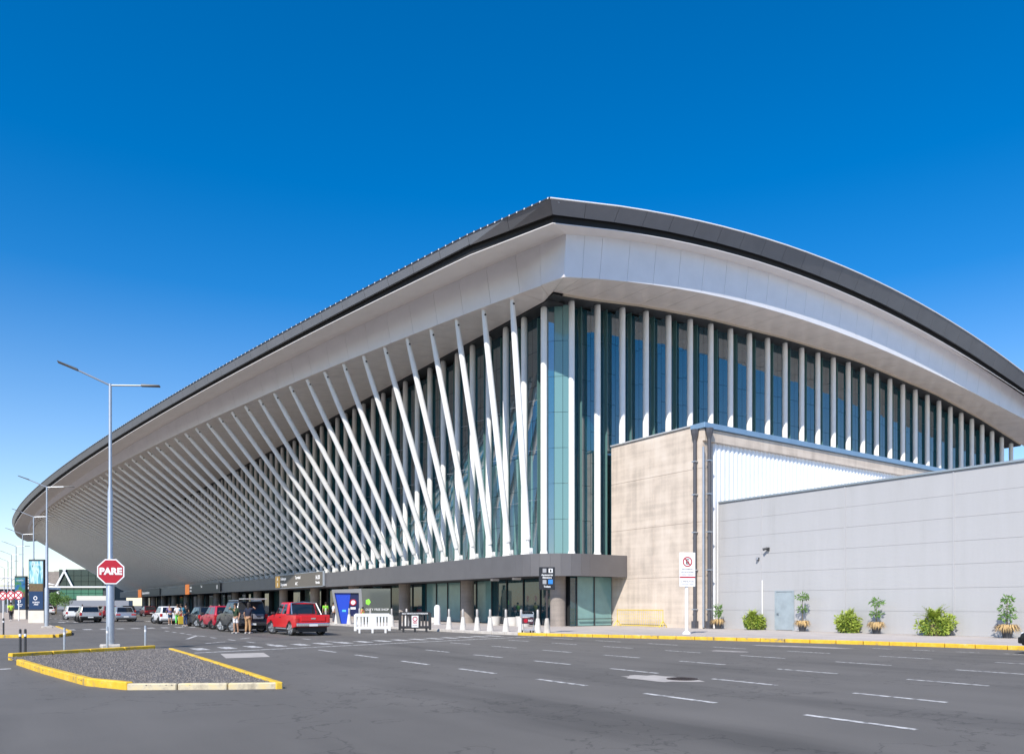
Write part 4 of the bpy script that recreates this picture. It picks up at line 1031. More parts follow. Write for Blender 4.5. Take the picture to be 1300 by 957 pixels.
# ------------------------------------------------------------------ vehicles
def arc(cx, cz, r, a0, a1, n):
    return [(cx + r*math.cos(R(a0+(a1-a0)*i/n)), cz + r*math.sin(R(a0+(a1-a0)*i/n))) for i in range(n+1)]
def make_car(label, x, y, rz, paint, L=4.1, W=1.74, H=1.48, wb=2.5, wr=0.31, kind='hatch', cat='car', name='parked_car', group='cars at the kerb', open_gate=False, gh=None, rough=0.28):
    t = thing(name, label, cat, (x, y, 0.004), rz, group)
    m = paint
    h = L/2; xf = wb/2 + (0.06 if kind != 'pickup' else 0.15); xr = xf - wb; ar = wr + 0.055; sill = 0.30 if kind not in ('pickup', 'suv') else 0.42
    belt = H*0.62
    zt = belt
    if kind == 'sedan': rear = [(-h+0.12, sill-0.02), (-h, 0.5), (-h+0.02, 0.72), (-h+0.1, belt-0.04), (-h+0.75, belt)]
    elif kind == 'pickup': rear = [(-h+0.1, sill+0.06), (-h+0.02, 0.62), (-h+0.02, belt), (-h+0.4, belt)]
    else: rear = [(-h+0.1, sill-0.02), (-h, 0.5), (-h+0.02, 0.75), (-h+0.06, belt-0.03), (-h+0.3, belt)]
    hood = [(h-1.35, belt-0.0), (h-1.0, belt-0.03), (h-0.25, belt-0.14), (h-0.04, belt-0.28), (h, 0.52), (h-0.08, sill-0.02)]
    bottom = [(xf+ar+0.02, sill)] + arc(xf, wr, ar, max(0, 4), 176, 10) + [(xf-ar-0.02, sill), (xr+ar+0.02, sill)] + arc(xr, wr, ar, 4, 176, 10) + [(xr-ar-0.02, sill)]
    poly = rear + hood + bottom
    body = MB().prism(poly, -W/2, W/2).build('body', m, t, smooth=True, bevel=0.075, seg=3)
    # dark underside / wheel wells
    MB().box(-h+0.25, h-0.2, -W/2+0.16, W/2-0.16, 0.2, sill+0.3).build('underbody', M_TRIM, t)
    # greenhouse
    g = gh or {'hatch': (-h+0.05, -h+0.42, h-1.95, h-1.15), 'suv': (-h+0.06, -h+0.32, h-1.95, h-1.25), 'sedan': (-h+0.55, -h+1.2, h-2.05, h-1.2), 'pickup': (-h+1.62, -h+1.72, h-2.0, h-1.25)}[kind]
    b0, b1 = W/2-0.05, W/2-0.2
    zb, ztop = belt-0.05, H
    def shell(mb, x0, x1, x2, x3, w0, w1, z0, z1):
        mb.add([(x0,-w0,z0),(x3,-w0,z0),(x3,w0,z0),(x0,w0,z0),(x1,-w1,z1),(x2,-w1,z1),(x2,w1,z1),(x1,w1,z1)],
               [(3,2,1,0),(4,5,6,7),(0,1,5,4),(1,2,6,5),(2,3,7,6),(3,0,4,7)]); return mb
    cabm = MB(); shell(cabm, *g, b0, b1, zb, ztop)
    cab = cabm.build('cabin', m, t, smooth=True, bevel=0.1, seg=3)
    def sidept(s, fx, fz):   # point on the cabin side, fx 0 rear..1 front, fz 0 bottom..1 top
        z = zb + (ztop-zb)*fz; x0 = g[0]+(g[1]-g[0])*fz; x1 = g[3]+(g[2]-g[3])*fz; wv = b0+(b1-b0)*fz
        return Vector((x0+(x1-x0)*fx, s*(wv+0.006), z))
    cuts = {'hatch': ((0.08, 0.22), (0.25, 0.56), (0.60, 0.95)), 'suv': ((0.05, 0.27), (0.31, 0.6), (0.64, 0.95)), 'sedan': ((0.10, 0.48), (0.52, 0.93)), 'pickup': ((0.08, 0.44), (0.50, 0.93))}[kind]
    for s in (-1, 1):
        for a, b in cuts:
            q = [sidept(s, a, 0.14), sidept(s, b, 0.14), sidept(s, b-0.015, 0.86), sidept(s, a+0.015, 0.86)]
            if s > 0: q = q[::-1]
            MB().slab(q, 0.01).build('side_window', M_CGL, t)
    def endq(front, f0, f1, wd):
        pts = []
        for fz in (f0, f1):
            z = zb + (ztop-zb)*fz; xx = (g[3]+(g[2]-g[3])*fz) if front else (g[0]+(g[1]-g[0])*fz); wv = (b0+(b1-b0)*fz)*wd
            xx += 0.012 if front else -0.012
            pts.append((xx, wv, z))
        (xa, wa, za), (xb, wb_, zb2) = pts
        return [(xa, -wa, za), (xa, wa, za), (xb, wb_, zb2), (xb, -wb_, zb2)] if front else [(xa, wa, za), (xa, -wa, za), (xb, -wb_, zb2), (xb, wb_, zb2)]
    MB().slab(endq(True, 0.12, 0.92, 0.9), 0.01).build('windscreen', M_CGL, t)
    if not open_gate: MB().slab(endq(False, 0.14, 0.88, 0.86), 0.01).build('rear_window', M_CGL, t)
    # wheels
    tb = MB(); tb.lathe([(wr-0.09, -0.1), (wr-0.02, -0.1), (wr, -0.07), (wr, 0.07), (wr-0.02, 0.1), (wr-0.09, 0.1), (wr-0.1, 0.05), (wr-0.1, -0.05)], 22)
    tb.f = tb.f[:-2] + [(7*22+k, 7*22+(k+1) % 22, (k+1) % 22, k) for k in range(22)]
    tyre = tb.mesh('wheel', True)
    rimb = MB().lathe([(wr-0.1, -0.06), (wr-0.1, 0.05), (wr-0.12, 0.05), (0.09, 0.045), (0.07, 0.1), (0.03, 0.105)], 18)
    rim = rimb.mesh('rim', False)
    spk = MB()
    for k in range(5):
        a = k*2*math.pi/5; d = Vector((math.cos(a), math.sin(a), 0)); s_ = Vector((-d.y, d.x, 0))
        q0, q1 = d*0.09, d*(wr-0.11)
        spk.slab([q0-s_*.05+Vector((0,0,.1)), q1-s_*.035+Vector((0,0,.1)), q1+s_*.035+Vector((0,0,.1)), q0+s_*.05+Vector((0,0,.1))], 0.015)
    spk = spk.mesh('spokes')
    for xx in (xf, xr):
        for s in (-1, 1):
            wo = obj('wheel', tyre, M_TYRE, t, (xx, s*(W/2-0.11), wr), (R(-90*s), 0, random.random()*3))
            r_ = obj('rim', rim, mat('rim_mid', (0.30, 0.30, 0.31), 0.4, 0.5), wo); obj('spokes', spk, M_RIM, wo)
    # lights, bumpers, plate, mirrors
    tz = belt-0.26
    for s in (-1, 1):
        if kind == 'sedan': MB().box(-h-0.012, -h+0.2, s*(W/2-0.22)-0.19, s*(W/2-0.22)+0.2, tz-0.02, tz+0.12).build('tail_light', M_TAIL, t, bevel=0.02, seg=1)
        elif kind == 'pickup': MB().box(-h-0.005, -h+0.14, s*(W/2-0.075)-0.085, s*(W/2-0.075)+0.085, belt-0.40, belt-0.16).build('tail_light', M_TAIL, t, bevel=0.02, seg=1)
        else: MB().box(-h-0.005, -h+0.16, s*(W/2-0.09)-0.09, s*(W/2-0.09)+0.095, belt-0.30, belt-0.04).build('tail_light', M_TAIL, t, bevel=0.02, seg=1)
        MB().box(h-0.3, h-0.035, s*(W/2-0.24)-0.2, s*(W/2-0.24)+0.21, belt-0.36, belt-0.22).build('head_light', M_HEAD, t, bevel=0.02, seg=1)
        mx_ = g[3]-0.22
        MB().box(mx_-0.06, mx_+0.08, s*(W/2+0.1)-0.1, s*(W/2+0.1)+0.1, belt+0.0, belt+0.15).build('mirror', M_TRIM, t, bevel=0.03, seg=1)
        for dx in (0.02, -0.85) if kind != 'pickup' else (0.1,):
            MB().box(dx-0.09, dx+0.09, s*(W/2+0.012)-0.012, s*(W/2+0.012)+0.012, belt-0.16, belt-0.12).build('door_handle', M_TRIM, t)
    bm_ = M_CHROME if kind == 'pickup' else (M_TRIM if kind == 'suv' else m)
    MB().box(-h-0.07, -h+0.12, -W/2+0.02, W/2-0.02, 0.40 if kind != 'pickup' else 0.50, 0.58 if kind != 'pickup' else 0.68).build('rear_bumper', bm_, t, bevel=0.04, seg=2)
    MB().box(h-0.12, h+0.06, -W/2+0.02, W/2-0.02, 0.34, 0.56).build('front_bumper', m if kind != 'pickup' else M_CHROME, t, bevel=0.05, seg=2)
    MB().box(-h-0.08 if kind == 'pickup' else -h-0.075, -h-0.06, -0.22, 0.22, 0.51 if kind == 'pickup' else 0.44, 0.62 if kind == 'pickup' else 0.55).build('number_plate', M_PLATE, t)
    return t, body, belt, g, (b0, b1, zb, ztop)
def paintm(name, c, metal=0.25):
    return mat('paint_'+name, c, 0.3, metal, coat=0.25)
RUP = R(90)
# red pickup
t, body, belt, g, cab = make_car('bright red pickup truck with chrome rear bumper and closed tailgate', -18.35, -0.9, RUP, mat('paint_red', (0.62, 0.012, 0.018), 0.3, 0.0, coat=0.25), L=5.0, W=1.82, H=1.76, wb=3.15, wr=0.36, kind='pickup', cat='pickup truck', name='pickup_truck')
hh = 2.5
MB().box(-hh+0.06, -hh+1.58, -0.72, 0.72, belt-0.02, belt+0.012).build('bed_opening', M_TRIM, t)
MB().box(-hh-0.012, -hh+0.03, -0.66, 0.66, 0.76, belt-0.04).build('tailgate', MATS['paint_red'], t, bevel=0.02, seg=1)
MB().box(-hh-0.035, -hh-0.01, -0.12, 0.12, belt-0.22, belt-0.15).build('tailgate_handle', M_CHROME, t)
for s in (-1, 1):
    MB().box(-hh+0.05, -hh+1.6, s*0.86-0.05, s*0.86+0.05, belt-0.01, belt+0.04).build('bed_rail', M_TRIM, t, bevel=0.01, seg=1)
    MB().tube([(-hh+0.95, s*0.80, belt), (-hh+1.45, s*0.68, 1.70), (-hh+1.5, 0.0, 1.76)], 0.038, 8).build('roll_bar', M_CHROME, t, smooth=True)
    MB().box(-1.0, 0.75, s*0.9-0.06, s*0.9+0.06, 0.34, 0.39).build('side_step', M_GALV, t)
    MB().box(-hh+0.4, -hh+0.42, s*0.78-0.12, s*0.78+0.12, 0.2, 0.5).build('mud_flap', M_TRIM, t)
# dark SUV with raised tailgate
t, body, belt, g, cab = make_car('dark grey off road vehicle with its tailgate raised and boot loaded', -19.65, 5.35, RUP, paintm('anthracite', (0.03, 0.032, 0.035), 0.0), L=4.5, W=1.85, H=1.82, wb=2.7, wr=0.36, kind='suv', cat='car', open_gate=True)
b0, b1, zb, zt = cab
MB().add([(g[0]-.03, -b0*.86, zb-.25), (g[0]-.03, b0*.86, zb-.25), (g[1]-.03, b1*.86, zt-.06), (g[1]-.03, -b1*.86, zt-.06)], [(0, 1, 2, 3)])
MB().slab([(g[0]-.05, b0*.88, zb-.3), (g[0]-.05, -b0*.88, zb-.3), (g[1]-.03, -b1*.88, zt-.07), (g[1]-.03, b1*.88, zt-.07)], 0.03).build('boot_opening', M_BLACK, t)
tg = MB().box(g[1]-1.02, g[1]+0.02, -b1*0.92, b1*0.92, zt+0.1, zt+0.17).build('tailgate', mat('paint_tailgate', (0.45, 0.43, 0.4), 0.35, 0.2), t, bevel=0.03)
MB().box(g[1]-0.85, g[1]-0.3, -b1*0.75, b1*0.75, zt+0.085, zt+0.1).build('tailgate_window', M_CGL, tg)
for s in (-1, 1): MB().tube([(g[0], s*b0*.85, zb+0.35), (g[1]-0.6, s*b1*.85, zt+0.1)], 0.015, 6).build('gas_strut', M_TRIM, t)
for s in (-1, 1): MB().tube([(g[1]+0.1, s*(b1-.06), zt+0.05), (g[2]-0.05, s*(b1-.06), zt+0.05)], 0.025, 6).build('roof_rail', M_GALV, t)
for dy, c in ((-0.35, (0.2, 0.2, 0.22)), (0.3, (0.08, 0.08, 0.09))):
    o = thing('suitcase', 'grey suitcase lying in the open boot' if dy < 0 else 'dark suitcase lying in the open boot', 'suitcase', (-19.65-dy, 5.35-2.25, zb-0.28), 0, None)
    MB().box(-0.3, 0.3, -0.1, 0.2, 0, 0.3).build('shell', mat('case_%d' % int(c[0]*100), c, 0.5), o, bevel=0.04); MB().box(-0.1, 0.1, -0.13, -0.1, 0.14, 0.18).build('handle', M_TRIM, o)
# crimson hatchback, dark grey car, white car
make_car('crimson compact hatchback parked in front of the dark off road vehicle', -19.2, 12.3, RUP, paintm('crimson', (0.42, 0.012, 0.035), 0.1), L=4.2, W=1.76, H=1.56, wb=2.55, kind='hatch')
make_car('charcoal hatchback parked ahead of the crimson one', -18.9, 18.2, RUP, paintm('charcoal', (0.03, 0.033, 0.033), 0.05), L=4.2, W=1.75, H=1.5, kind='hatch')
make_car('white hatchback with people at its open rear', -19.4, 29.9, RUP, paintm('white', (0.75, 0.75, 0.75), 0.0), L=4.0, W=1.72, H=1.5, kind='hatch')
make_car('silver hatchback driving away in the outer lane', -24.4, 40.2, RUP, paintm('silver', (0.5, 0.46, 0.42), 0.5), L=4.2, W=1.75, H=1.52, kind='suv', wr=0.32)
make_car('silver grey sedan driving away beside the white hatchback', -21.2, 42.2, RUP, paintm('silvergrey', (0.36, 0.38, 0.42), 0.5), L=4.6, W=1.78, H=1.45, kind='sedan')
make_car('black compact car waiting under the eaves with a dark wine coloured car beyond', -16.3, 75, RUP, paintm('black', (0.015, 0.015, 0.016)), L=4.1, H=1.55, kind='hatch')
make_car('dark wine red sedan double parked under the eaves', -12.9, 79, RUP, paintm('wine', (0.12, 0.015, 0.025)), L=4.6, H=1.46, kind='sedan')
make_car('burgundy hatchback between the grey sedan and a black compact', -19.6, 66, RUP, paintm('burgundy', (0.2, 0.03, 0.04)), L=4.1, H=1.5, kind='hatch')
far = [(-24.3, 56, 'white', 'hatch', 'white hatchback just ahead of the silver hatchback'), (-27.0, 120, 'white', 'suv', 'white off road vehicle far down the outer lane'), (-27.2, 96, 'silvergrey', 'hatch', 'grey hatchback far down beside the billboard lamps'),
       (-23.4, 112, 'white', 'sedan', 'white sedan far down the middle lane'), (-19.0, 98, 'black', 'sedan', 'black sedan far down the inner lane'), (-15.3, 112, 'silver', 'hatch', 'silver hatchback far down under the eaves'), (-21.5, 140, 'wine', 'suv', 'dark red off road vehicle at the far end of the drive')]
for x, y, c, k, lab in far:
    make_car(lab, x, y, RUP, MATS['paint_'+c], L=4.3, H=1.7 if k == 'suv' else 1.5, kind=k, group='cars far along the drive')
make_car('black car parked by the yellow kerb past the last potted plant', -3.5, -33.1, R(92), MATS['paint_black'], L=4.4, H=1.5, kind='hatch')

# ------------------------------------------------------------------ people
def skin_mesh(name, joints, edges, root):
    names = list(joints)
    me = bpy.data.meshes.new(name+'_sk'); me.from_pydata([joints[n][0] for n in names], [(names.index(a), names.index(b)) for a, b in edges], [])
    o = bpy.data.objects.new(name+'_sk', me); C.objects.link(o)
    md = o.modifiers.new('skin', 'SKIN'); md.use_smooth_shade = True
    for i, n in enumerate(names):
        r = joints[n][1]; d = me.skin_vertices[0].data[i]
        d.radius = (r, r) if not hasattr(r, '__len__') else r; d.use_root = (n == root)
    ss = o.modifiers.new('sub', 'SUBSURF'); ss.levels = 1; ss.render_levels = 1
    dg = bpy.context.evaluated_depsgraph_get(); out = bpy.data.meshes.new_from_object(o.evaluated_get(dg)); out.name = name
    bpy.data.objects.remove(o); return out
def pose(kind):
    P = {}
    lean = {'stand': 0.0, 'hug': 0.06, 'walk': 0.04, 'bend': 0.32}[kind]
    st = {'stand': 0.0, 'hug': 0.04, 'walk': 0.22, 'bend': 0.05}[kind]
    P['pel'] = ((0, 0, 0.95), (0.15, 0.11)); P['waist'] = ((0, -lean*.3, 1.1), (0.135, 0.10)); P['chest'] = ((0, -lean*.7, 1.32), (0.165, 0.115)); P['neckb'] = ((0, -lean, 1.46), 0.07)
    P['neck'] = ((0, -lean*1.15, 1.53), 0.055); P['jaw'] = ((0, -lean*1.25-0.02, 1.60), (0.07, 0.085)); P['head'] = ((0, -lean*1.3-0.005, 1.68), (0.082, 0.1)); P['crown'] = ((0, -lean*1.3+0.01, 1.75), 0.065)
    for s, n in ((-1, 'l'), (1, 'r')):
        f = st*s
        P['sh'+n] = ((s*0.18, -lean*.9, 1.42), 0.065)
        if kind == 'hug' and s < 0: el, wr_, pm = (s*0.30, -0.26, 1.44), (s*0.08, -0.42, 1.50), (s*0.0, -0.46, 1.52)
        elif kind == 'bend': el, wr_, pm = (s*0.24, -lean-0.12, 1.14), (s*0.2, -lean-0.3, 0.98), (s*0.19, -lean-0.36, 0.93)
        else: el, wr_, pm = (s*0.25, f*.7+0.02, 1.15), (s*0.26, f*.5-0.08, 0.90), (s*0.255, f*.5-0.1, 0.83)
        P['el'+n] = (el, 0.045); P['wr'+n] = (wr_, 0.03); P['pm'+n] = (pm, (0.022, 0.04))
        d = (Vector(pm)-Vector(wr_)).normalized()
        sd_ = d.cross(Vector((1, 0, 0))); sd_ = sd_.normalized() if sd_.length > .01 else Vector((0, 1, 0))
        for k in range(4):
            q = Vector(pm) + sd_*(k-1.5)*0.021 + d*(0.055+(0.02 if k in (1, 2) else 0.0)); P['f%d%s' % (k, n)] = (tuple(q), 0.009)
        P['th'+n] = (tuple(Vector(wr_)+d*0.05-sd_*0.055), 0.01)
        P['hip'+n] = ((s*0.09, 0, 0.88), 0.095); P['kn'+n] = ((s*0.105, f*.6-0.02, 0.49), 0.06); P['an'+n] = ((s*0.11, f+0.02, 0.09), 0.042); P['to'+n] = ((s*0.12, f-0.13, 0.045), 0.04)
    E_ = [('pel', 'waist'), ('waist', 'chest'), ('chest', 'neckb'), ('neckb', 'neck'), ('neck', 'jaw'), ('jaw', 'head'), ('head', 'crown')]
    for n in 'lr':
        E_ += [('chest', 'sh'+n), ('sh'+n, 'el'+n), ('el'+n, 'wr'+n), ('wr'+n, 'pm'+n), ('pel', 'hip'+n), ('hip'+n, 'kn'+n), ('kn'+n, 'an'+n), ('an'+n, 'to'+n)] + [('pm'+n, 'f%d%s' % (k, n)) for k in range(4)] + [('wr'+n, 'th'+n)]
    return P, E_
def grow(P, names, f, add, cut=None):
    out = {}
    for n in names:
        p, r = P[n]; r = tuple(x*f+add for x in r) if hasattr(r, '__len__') else r*f+add
        out[n] = (p, r)
    if cut: out.update(cut)
    return out
def lerp3(a, b, t): return tuple(a[i]+(b[i]-a[i])*t for i in range(3))
POSES = {}
for kd in ('stand', 'hug', 'walk', 'bend'):
    P, E_ = pose(kd); D = {}
    D['body'] = skin_mesh('body', P, E_, 'pel')
    cut = {'sl'+n: (lerp3(P['sh'+n][0], P['el'+n][0], 0.8), 0.068) for n in 'lr'}
    sn = ['pel', 'waist', 'chest', 'neckb', 'shl', 'shr']; sh = grow(P, sn, 1.05, 0.016, cut); sh['neckb'] = (P['neckb'][0], 0.085); sh['pel'] = ((0, 0, 0.92), (0.175, 0.135))
    D['shirt'] = skin_mesh('shirt', sh, [('pel', 'waist'), ('waist', 'chest'), ('chest', 'neckb'), ('chest', 'shl'), ('chest', 'shr'), ('shl', 'sll'), ('shr', 'slr')], 'pel')
    for nm, f in (('trousers', 0.96), ('shorts', 0.42)):
        tr = {'pel': ((0, 0, 0.97), (0.165, 0.125))}; ed = []
        for n in 'lr':
            tr['hip'+n] = (P['hip'+n][0], 0.115)
            if nm == 'trousers':
                tr['kn'+n] = (P['kn'+n][0], 0.082); tr['an'+n] = (lerp3(P['kn'+n][0], P['an'+n][0], 0.92), 0.07); ed += [('pel', 'hip'+n), ('hip'+n, 'kn'+n), ('kn'+n, 'an'+n)]
            else:
                tr['kn'+n] = (lerp3(P['hip'+n][0], P['kn'+n][0], 0.8), 0.095); ed += [('pel', 'hip'+n), ('hip'+n, 'kn'+n)]
        D[nm] = skin_mesh(nm, tr, ed, 'pel')
    hd = P['head'][0]
    hm = MB().lathe([(0.085, -0.03), (0.102, 0.03), (0.098, 0.09), (0.06, 0.135), (0.01, 0.148)], 12).mesh('hair', True)
    for v_ in hm.vertices: v_.co = Vector((v_.co.x*0.95+hd[0], v_.co.y*1.12+hd[1]+0.022, v_.co.z+hd[2]-0.02))
    D['hair'] = hm
    lm = MB().lathe([(0.08, -0.26), (0.10, -0.1), (0.105, 0.03), (0.098, 0.09), (0.06, 0.135), (0.01, 0.148)], 12).mesh('long_hair', True)
    for v_ in lm.vertices: v_.co = Vector((v_.co.x*0.95+hd[0], v_.co.y*0.9+hd[1]+0.045, v_.co.z+hd[2]-0.02))
    D['long_hair'] = lm
    fc = MB()
    y0 = hd[1]-0.10
    for s in (-1, 1): fc.box(s*0.033-0.012, s*0.033+0.012, y0-0.004, y0+0.02, hd[2]-0.002, hd[2]+0.008)
    fc.box(-0.022, 0.022, y0+0.0, y0+0.02, hd[2]-0.072, hd[2]-0.064)
    D['face'] = fc.mesh('face_features')
    shm = MB()
    for n in 'lr':
        an, to = P['an'+n][0], P['to'+n][0]; shm.box(an[0]-0.05, an[0]+0.05, to[1]-0.05, an[1]+0.07, 0.0, 0.085)
    D['shoes'] = shm.mesh('shoes', False, 0.02, 1)
    POSES[kd] = D
SKIN = [mat('skin_tan', (0.42, 0.24, 0.15), 0.6), mat('skin_light', (0.55, 0.35, 0.25), 0.6)]
HAIR = [mat('hair_dark', (0.02, 0.014, 0.01), 0.7), mat('hair_brown', (0.08, 0.045, 0.025), 0.7)]
def cloth(c): return mat('cloth_%02d%02d%02d' % tuple(int(x*99) for x in c), c, 0.85, 0, 0.12, 9)
def with_mat(me, m):
    c = me.copy(); c.materials.clear(); c.materials.append(m); return c
def person(label, x, y, rz, shirt, legs, pz=0.004, kind='stand', low='trousers', hair='hair', h=1.72, skin=0, hc=0, shoe=(0.5, 0.48, 0.45), vest=None):
    t = thing('person', label, 'person', (x, y, pz), rz); s = h/1.80; t.scale = (s, s, s)
    D = POSES[kind]
    bo = obj('body', with_mat(D['body'], SKIN[skin]), None, t)
    obj('shirt', with_mat(D['shirt'], cloth(shirt)), None, t); obj(low, with_mat(D[low], cloth(legs)), None, t)
    obj('hair', with_mat(D[hair], HAIR[hc]), None, t); obj('face_features', with_mat(D['face'], HAIR[0]), None, t); obj('shoes', with_mat(D['shoes'], cloth(shoe)), None, t)
    return t
person('person in dark green top and white shorts with arm raised behind the off road vehicle', -20.75, 2.35, R(-60), (0.03, 0.06, 0.03), (0.72, 0.7, 0.7), kind='hug', low='shorts', h=1.74)
person('person in navy shirt and tan trousers embracing another behind the off road vehicle', -20.25, 1.75, R(125), (0.012, 0.016, 0.035), (0.42, 0.25, 0.12), kind='hug', h=1.76, hair='long_hair')
person('person in purple top and blue shorts bending at the back of the white hatchback', -19.9, 25.6, R(180), (0.12, 0.09, 0.2), (0.04, 0.09, 0.16), kind='bend', low='shorts', h=1.7)
person('person in white shirt and bright green trousers behind the white hatchback', -19.5, 24.8, R(170), (0.72, 0.68, 0.68), (0.12, 0.62, 0.10), h=1.68, hc=1)
person('person in black shorts and black shirt standing beside a yellow suitcase', -18.95, 24.4, R(150), (0.015, 0.012, 0.014), (0.012, 0.012, 0.012), low='shorts', h=1.78)
o = thing('suitcase', 'yellow suitcase standing on the road between two people behind the white hatchback', 'suitcase', (-19.25, 24.7, 0.004))
MB().box(-0.22, 0.22, -0.13, 0.13, 0.05, 0.7).build('shell', mat('case_yellow', (0.5, 0.36, 0.03), 0.5), o, bevel=0.05)
MB().tube([(-0.12, 0.1, 0.68), (-0.12, 0.1, 0.95), (0.12, 0.1, 0.95), (0.12, 0.1, 0.68)], 0.012, 6).build('handle', M_GALV, o)
for sx in (-.17, .17): MB().tube([(sx-.02, 0, .035), (sx+.02, 0, .035)], .035, 8).build('wheel', M_TYRE, o)
person('person in violet jacket crouching over bags near the charcoal hatchback', -17.9, 25.8, R(120), (0.22, 0.04, 0.24), (0.05, 0.04, 0.07), kind='bend', h=1.5, hair='long_hair')
person('person in teal shirt leaning beside the charcoal hatchback', -19.95, 19.5, R(-70), (0.02, 0.16, 0.24), (0.03, 0.05, 0.12), kind='bend', h=1.72)
person('person in dark red top waiting among travellers before the dark entrance', -14.6, 31.5, R(10), (0.16, 0.02, 0.03), (0.03, 0.03, 0.04), h=1.7, hair='long_hair')
person('person in pale yellow shirt waiting among travellers before the dark entrance', -14.0, 34, R(-20), (0.6, 0.52, 0.25), (0.05, 0.05, 0.08), h=1.68)
person('person in white top waiting among travellers before the dark entrance', -15.6, 30.5, R(40), (0.65, 0.62, 0.6), (0.05, 0.06, 0.1), h=1.66, hair='long_hair')
person('person in lime green vest walking on the pavement behind the pickup', -8.2, 21.5, R(160), (0.2, 0.5, 0.04), (0.04, 0.04, 0.05), PZ, 'walk', h=1.75)
person('person in yellow green shirt standing on the pavement behind the pickup', -8.3, 18.9, R(190), (0.45, 0.5, 0.1), (0.15, 0.12, 0.08), PZ, h=1.74)
person('person in dark purple shirt standing on the pavement behind the pickup', -8.0, 17.6, R(180), (0.09, 0.02, 0.07), (0.02, 0.02, 0.03), PZ, h=1.76)
person('person in orange shirt bending between cone bollards', -8.5, 13.5, R(110), (0.7, 0.12, 0.03), (0.5, 0.1, 0.04), PZ, 'bend', h=1.35)
person('person in white shirt standing by the blue portal', -8.9, 17.9, R(90), (0.68, 0.66, 0.64), (0.08, 0.08, 0.1), PZ, h=1.72)
person('person in high visibility yellow vest walking on the far pavement', -30.4, 44.5, R(190), (0.5, 0.72, 0.06), (0.03, 0.03, 0.035), 0.12, 'walk', h=1.78)
person('person in dark clothes far down by the terminal kerb', -11.5, 66, R(30), (0.03, 0.03, 0.04), (0.03, 0.03, 0.05), 0.004, 'walk')
person('person in pale clothes far down by the terminal kerb', -20.8, 84, R(200), (0.5, 0.45, 0.42), (0.2, 0.18, 0.16), 0.004, 'walk')

# ------------------------------------------------------------------ far background
def place(xp, depth):     # ground position seen along a bearing at a depth ahead of the camera
    X = (xp-650)/980*depth; th = R(34.386); c, s = math.cos(th), math.sin(th)
    return (-32.52 + X*c + depth*s, -42.45 - X*s + depth*c)
YAW = R(-34.386)
# green glass terminal at the end of the drive
x, y = place(98, 330)
G = thing('glass_terminal', 'distant green glazed terminal with white sloping frame at the end of the drive', 'building', (x, y, 0), YAW)
M_GREEN = mat('green_glass', (0.02, 0.14, 0.09), 0.1, 0, ior=1.6)
M_GREEN2 = mat('green_glass_dark', (0.008, 0.03, 0.03), 0.1, 0, ior=1.6)
for r in range(5):
    for k in range(6):
        x0 = -7.5+k*3.1
        MB().box(x0+.08, x0+3.02, -0.2, 0, 4.2+r*2.5+.1, 4.2+(r+1)*2.5-.05).build('glass_pane', M_GREEN if (r < 2) else M_GREEN2, G)
MB().box(-7.8, 12, 0.05, 18, 0, 16.9).build('wall', mat('bg_dark', (0.05, 0.06, 0.06), 0.7), G)
MB().slab([(-9, -0.6, 9.6), (-8.2, -0.6, 9.6), (-4.2, -0.6, 17), (-5, -0.6, 17)], -0.4).build('brace', M_SIGNW, G)
MB().slab([(-2, -0.6, 9.6), (-1.2, -0.6, 9.6), (-5, -0.6, 17), (-5.8, -0.6, 17)], -0.4).build('brace', M_SIGNW, G)
MB().box(-12, 14, -1.2, -0.3, 9.1, 9.7).build('white_band', M_SIGNW, G)
MB().box(2, 16, -4, -1.3, 3.6, 5.6).build('low_canopy', mat('bg_cream', (0.6, 0.57, 0.5), 0.7), G)
MB().box(-12, 26, -8, -4.5, 0, 3.6).build('link_wall', mat('bg_grey', (0.22, 0.23, 0.26), 0.7), G)
x, y = place(45, 380)
G = thing('louvred_terminal', 'distant terminal with brown louvred roof and white arched truss canopy', 'building', (x, y, 0), YAW)
M_LOU = mat('louvre_brown', (0.24, 0.20, 0.16), 0.7, 0, 0.2, 0.5, stretch=(4, 1, 0.2))
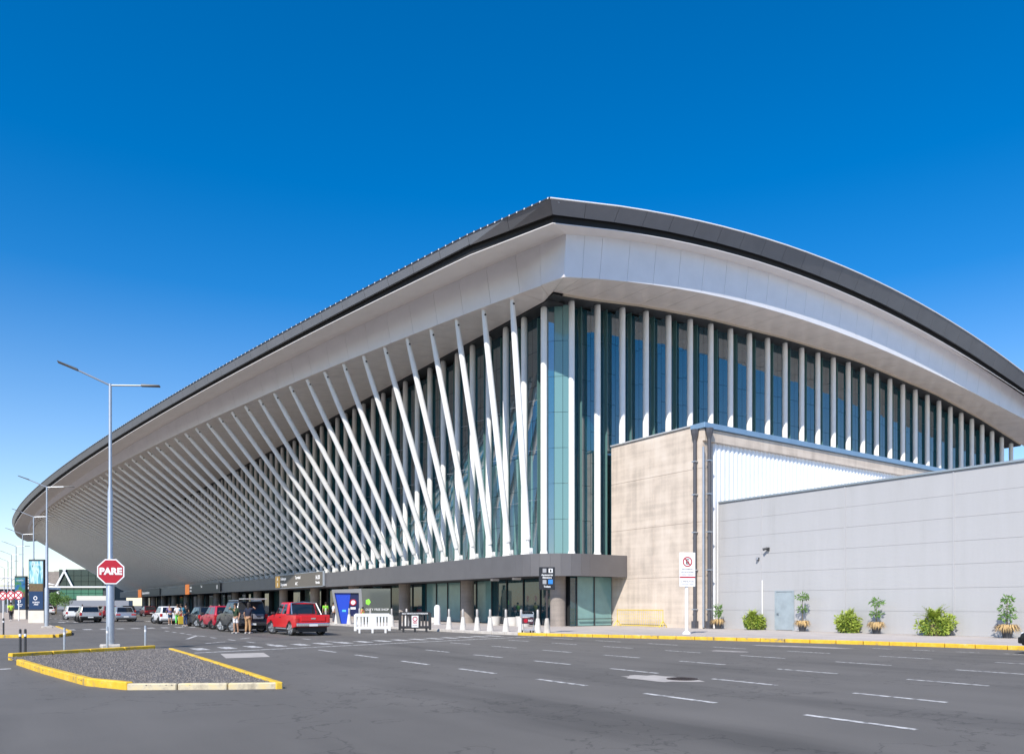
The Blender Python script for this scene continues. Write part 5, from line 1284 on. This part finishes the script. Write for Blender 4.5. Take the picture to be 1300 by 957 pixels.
for k in range(12):
    x0 = -8+k*3.1
    MB().slab([(x0, -1, 11.5), (x0+2.9, -1, 11.2), (x0+2.6, 14, 20-abs(k-7)*.25), (x0-.3, 14, 20-abs(k-7)*.25)], 0.3).build('louvre', M_LOU, G)
MB().box(-34, 30, 2, 20, 0, 10.9).build('wall', mat('bg_dark2', (0.07, 0.075, 0.085), 0.7), G)
topc = [(-40+i*5, 0, 15.5-0.012*(i*5-18)**2*0.35) for i in range(13)]
MB().tube(topc, 0.5, 6).build('arched_chord', M_SIGNW, G); low = [(p[0], 0, p[2]-3.4) for p in topc]
MB().tube(low, 0.45, 6).build('lower_chord', M_SIGNW, G)
for i in range(12):
    MB().tube([topc[i], low[i+1]], 0.25, 5).build('truss_brace', M_SIGNW, G); MB().tube([low[i], topc[i+1]], 0.25, 5).build('truss_brace', M_SIGNW, G)
x, y = place(4, 230)
G = thing('low_hall', 'distant low dark hall with a row of windows behind the no stopping signs', 'building', (x, y, 0), YAW)
MB().box(-16, 10, 0, 10, 0, 6.4).build('wall', mat('bg_wall', (0.12, 0.12, 0.14), 0.7), G)
for k in range(8): MB().box(-15+k*3, -13+k*3, -0.1, -0.01, 2.0, 4.6).build('window', M_GREEN2, G)
MB().box(-17, 11, -1.2, 10.4, 6.42, 7.0).build('roof', M_SIGNW, G)
def tree(x, y, h, r, label):
    t = thing('tree', label, 'tree', (x, y, 0), 0, 'distant trees')
    MB().tube([(0, 0, 0), (0.1, 0, h*.3), (0, 0.1, h*.62)], [h*.035, h*.025, h*.012], 7).build('trunk', M_STEM, t)
    mb = MB()
    for k in range(9):
        a = random.random()*6.28; q = random.uniform(.1, .6)*r
        c = (q*math.cos(a), q*math.sin(a), h*random.uniform(.45, .85)); mb2 = random.uniform(.35, .6)*r
        leaves(mb, c, mb2, mb2, mb2*.8, 140, h*0.07, 0.3, 0.3)
    mb.build('crown', M_L2, t)
x, y = place(71, 140); tree(x, y, 4.0, 1.7, 'small leafy green tree beside the far kerb in front of the grey link wall')
x, y = place(82, 215); tree(x, y, 4.2, 2.2, 'rounded leafy tree in front of the green glazed terminal')
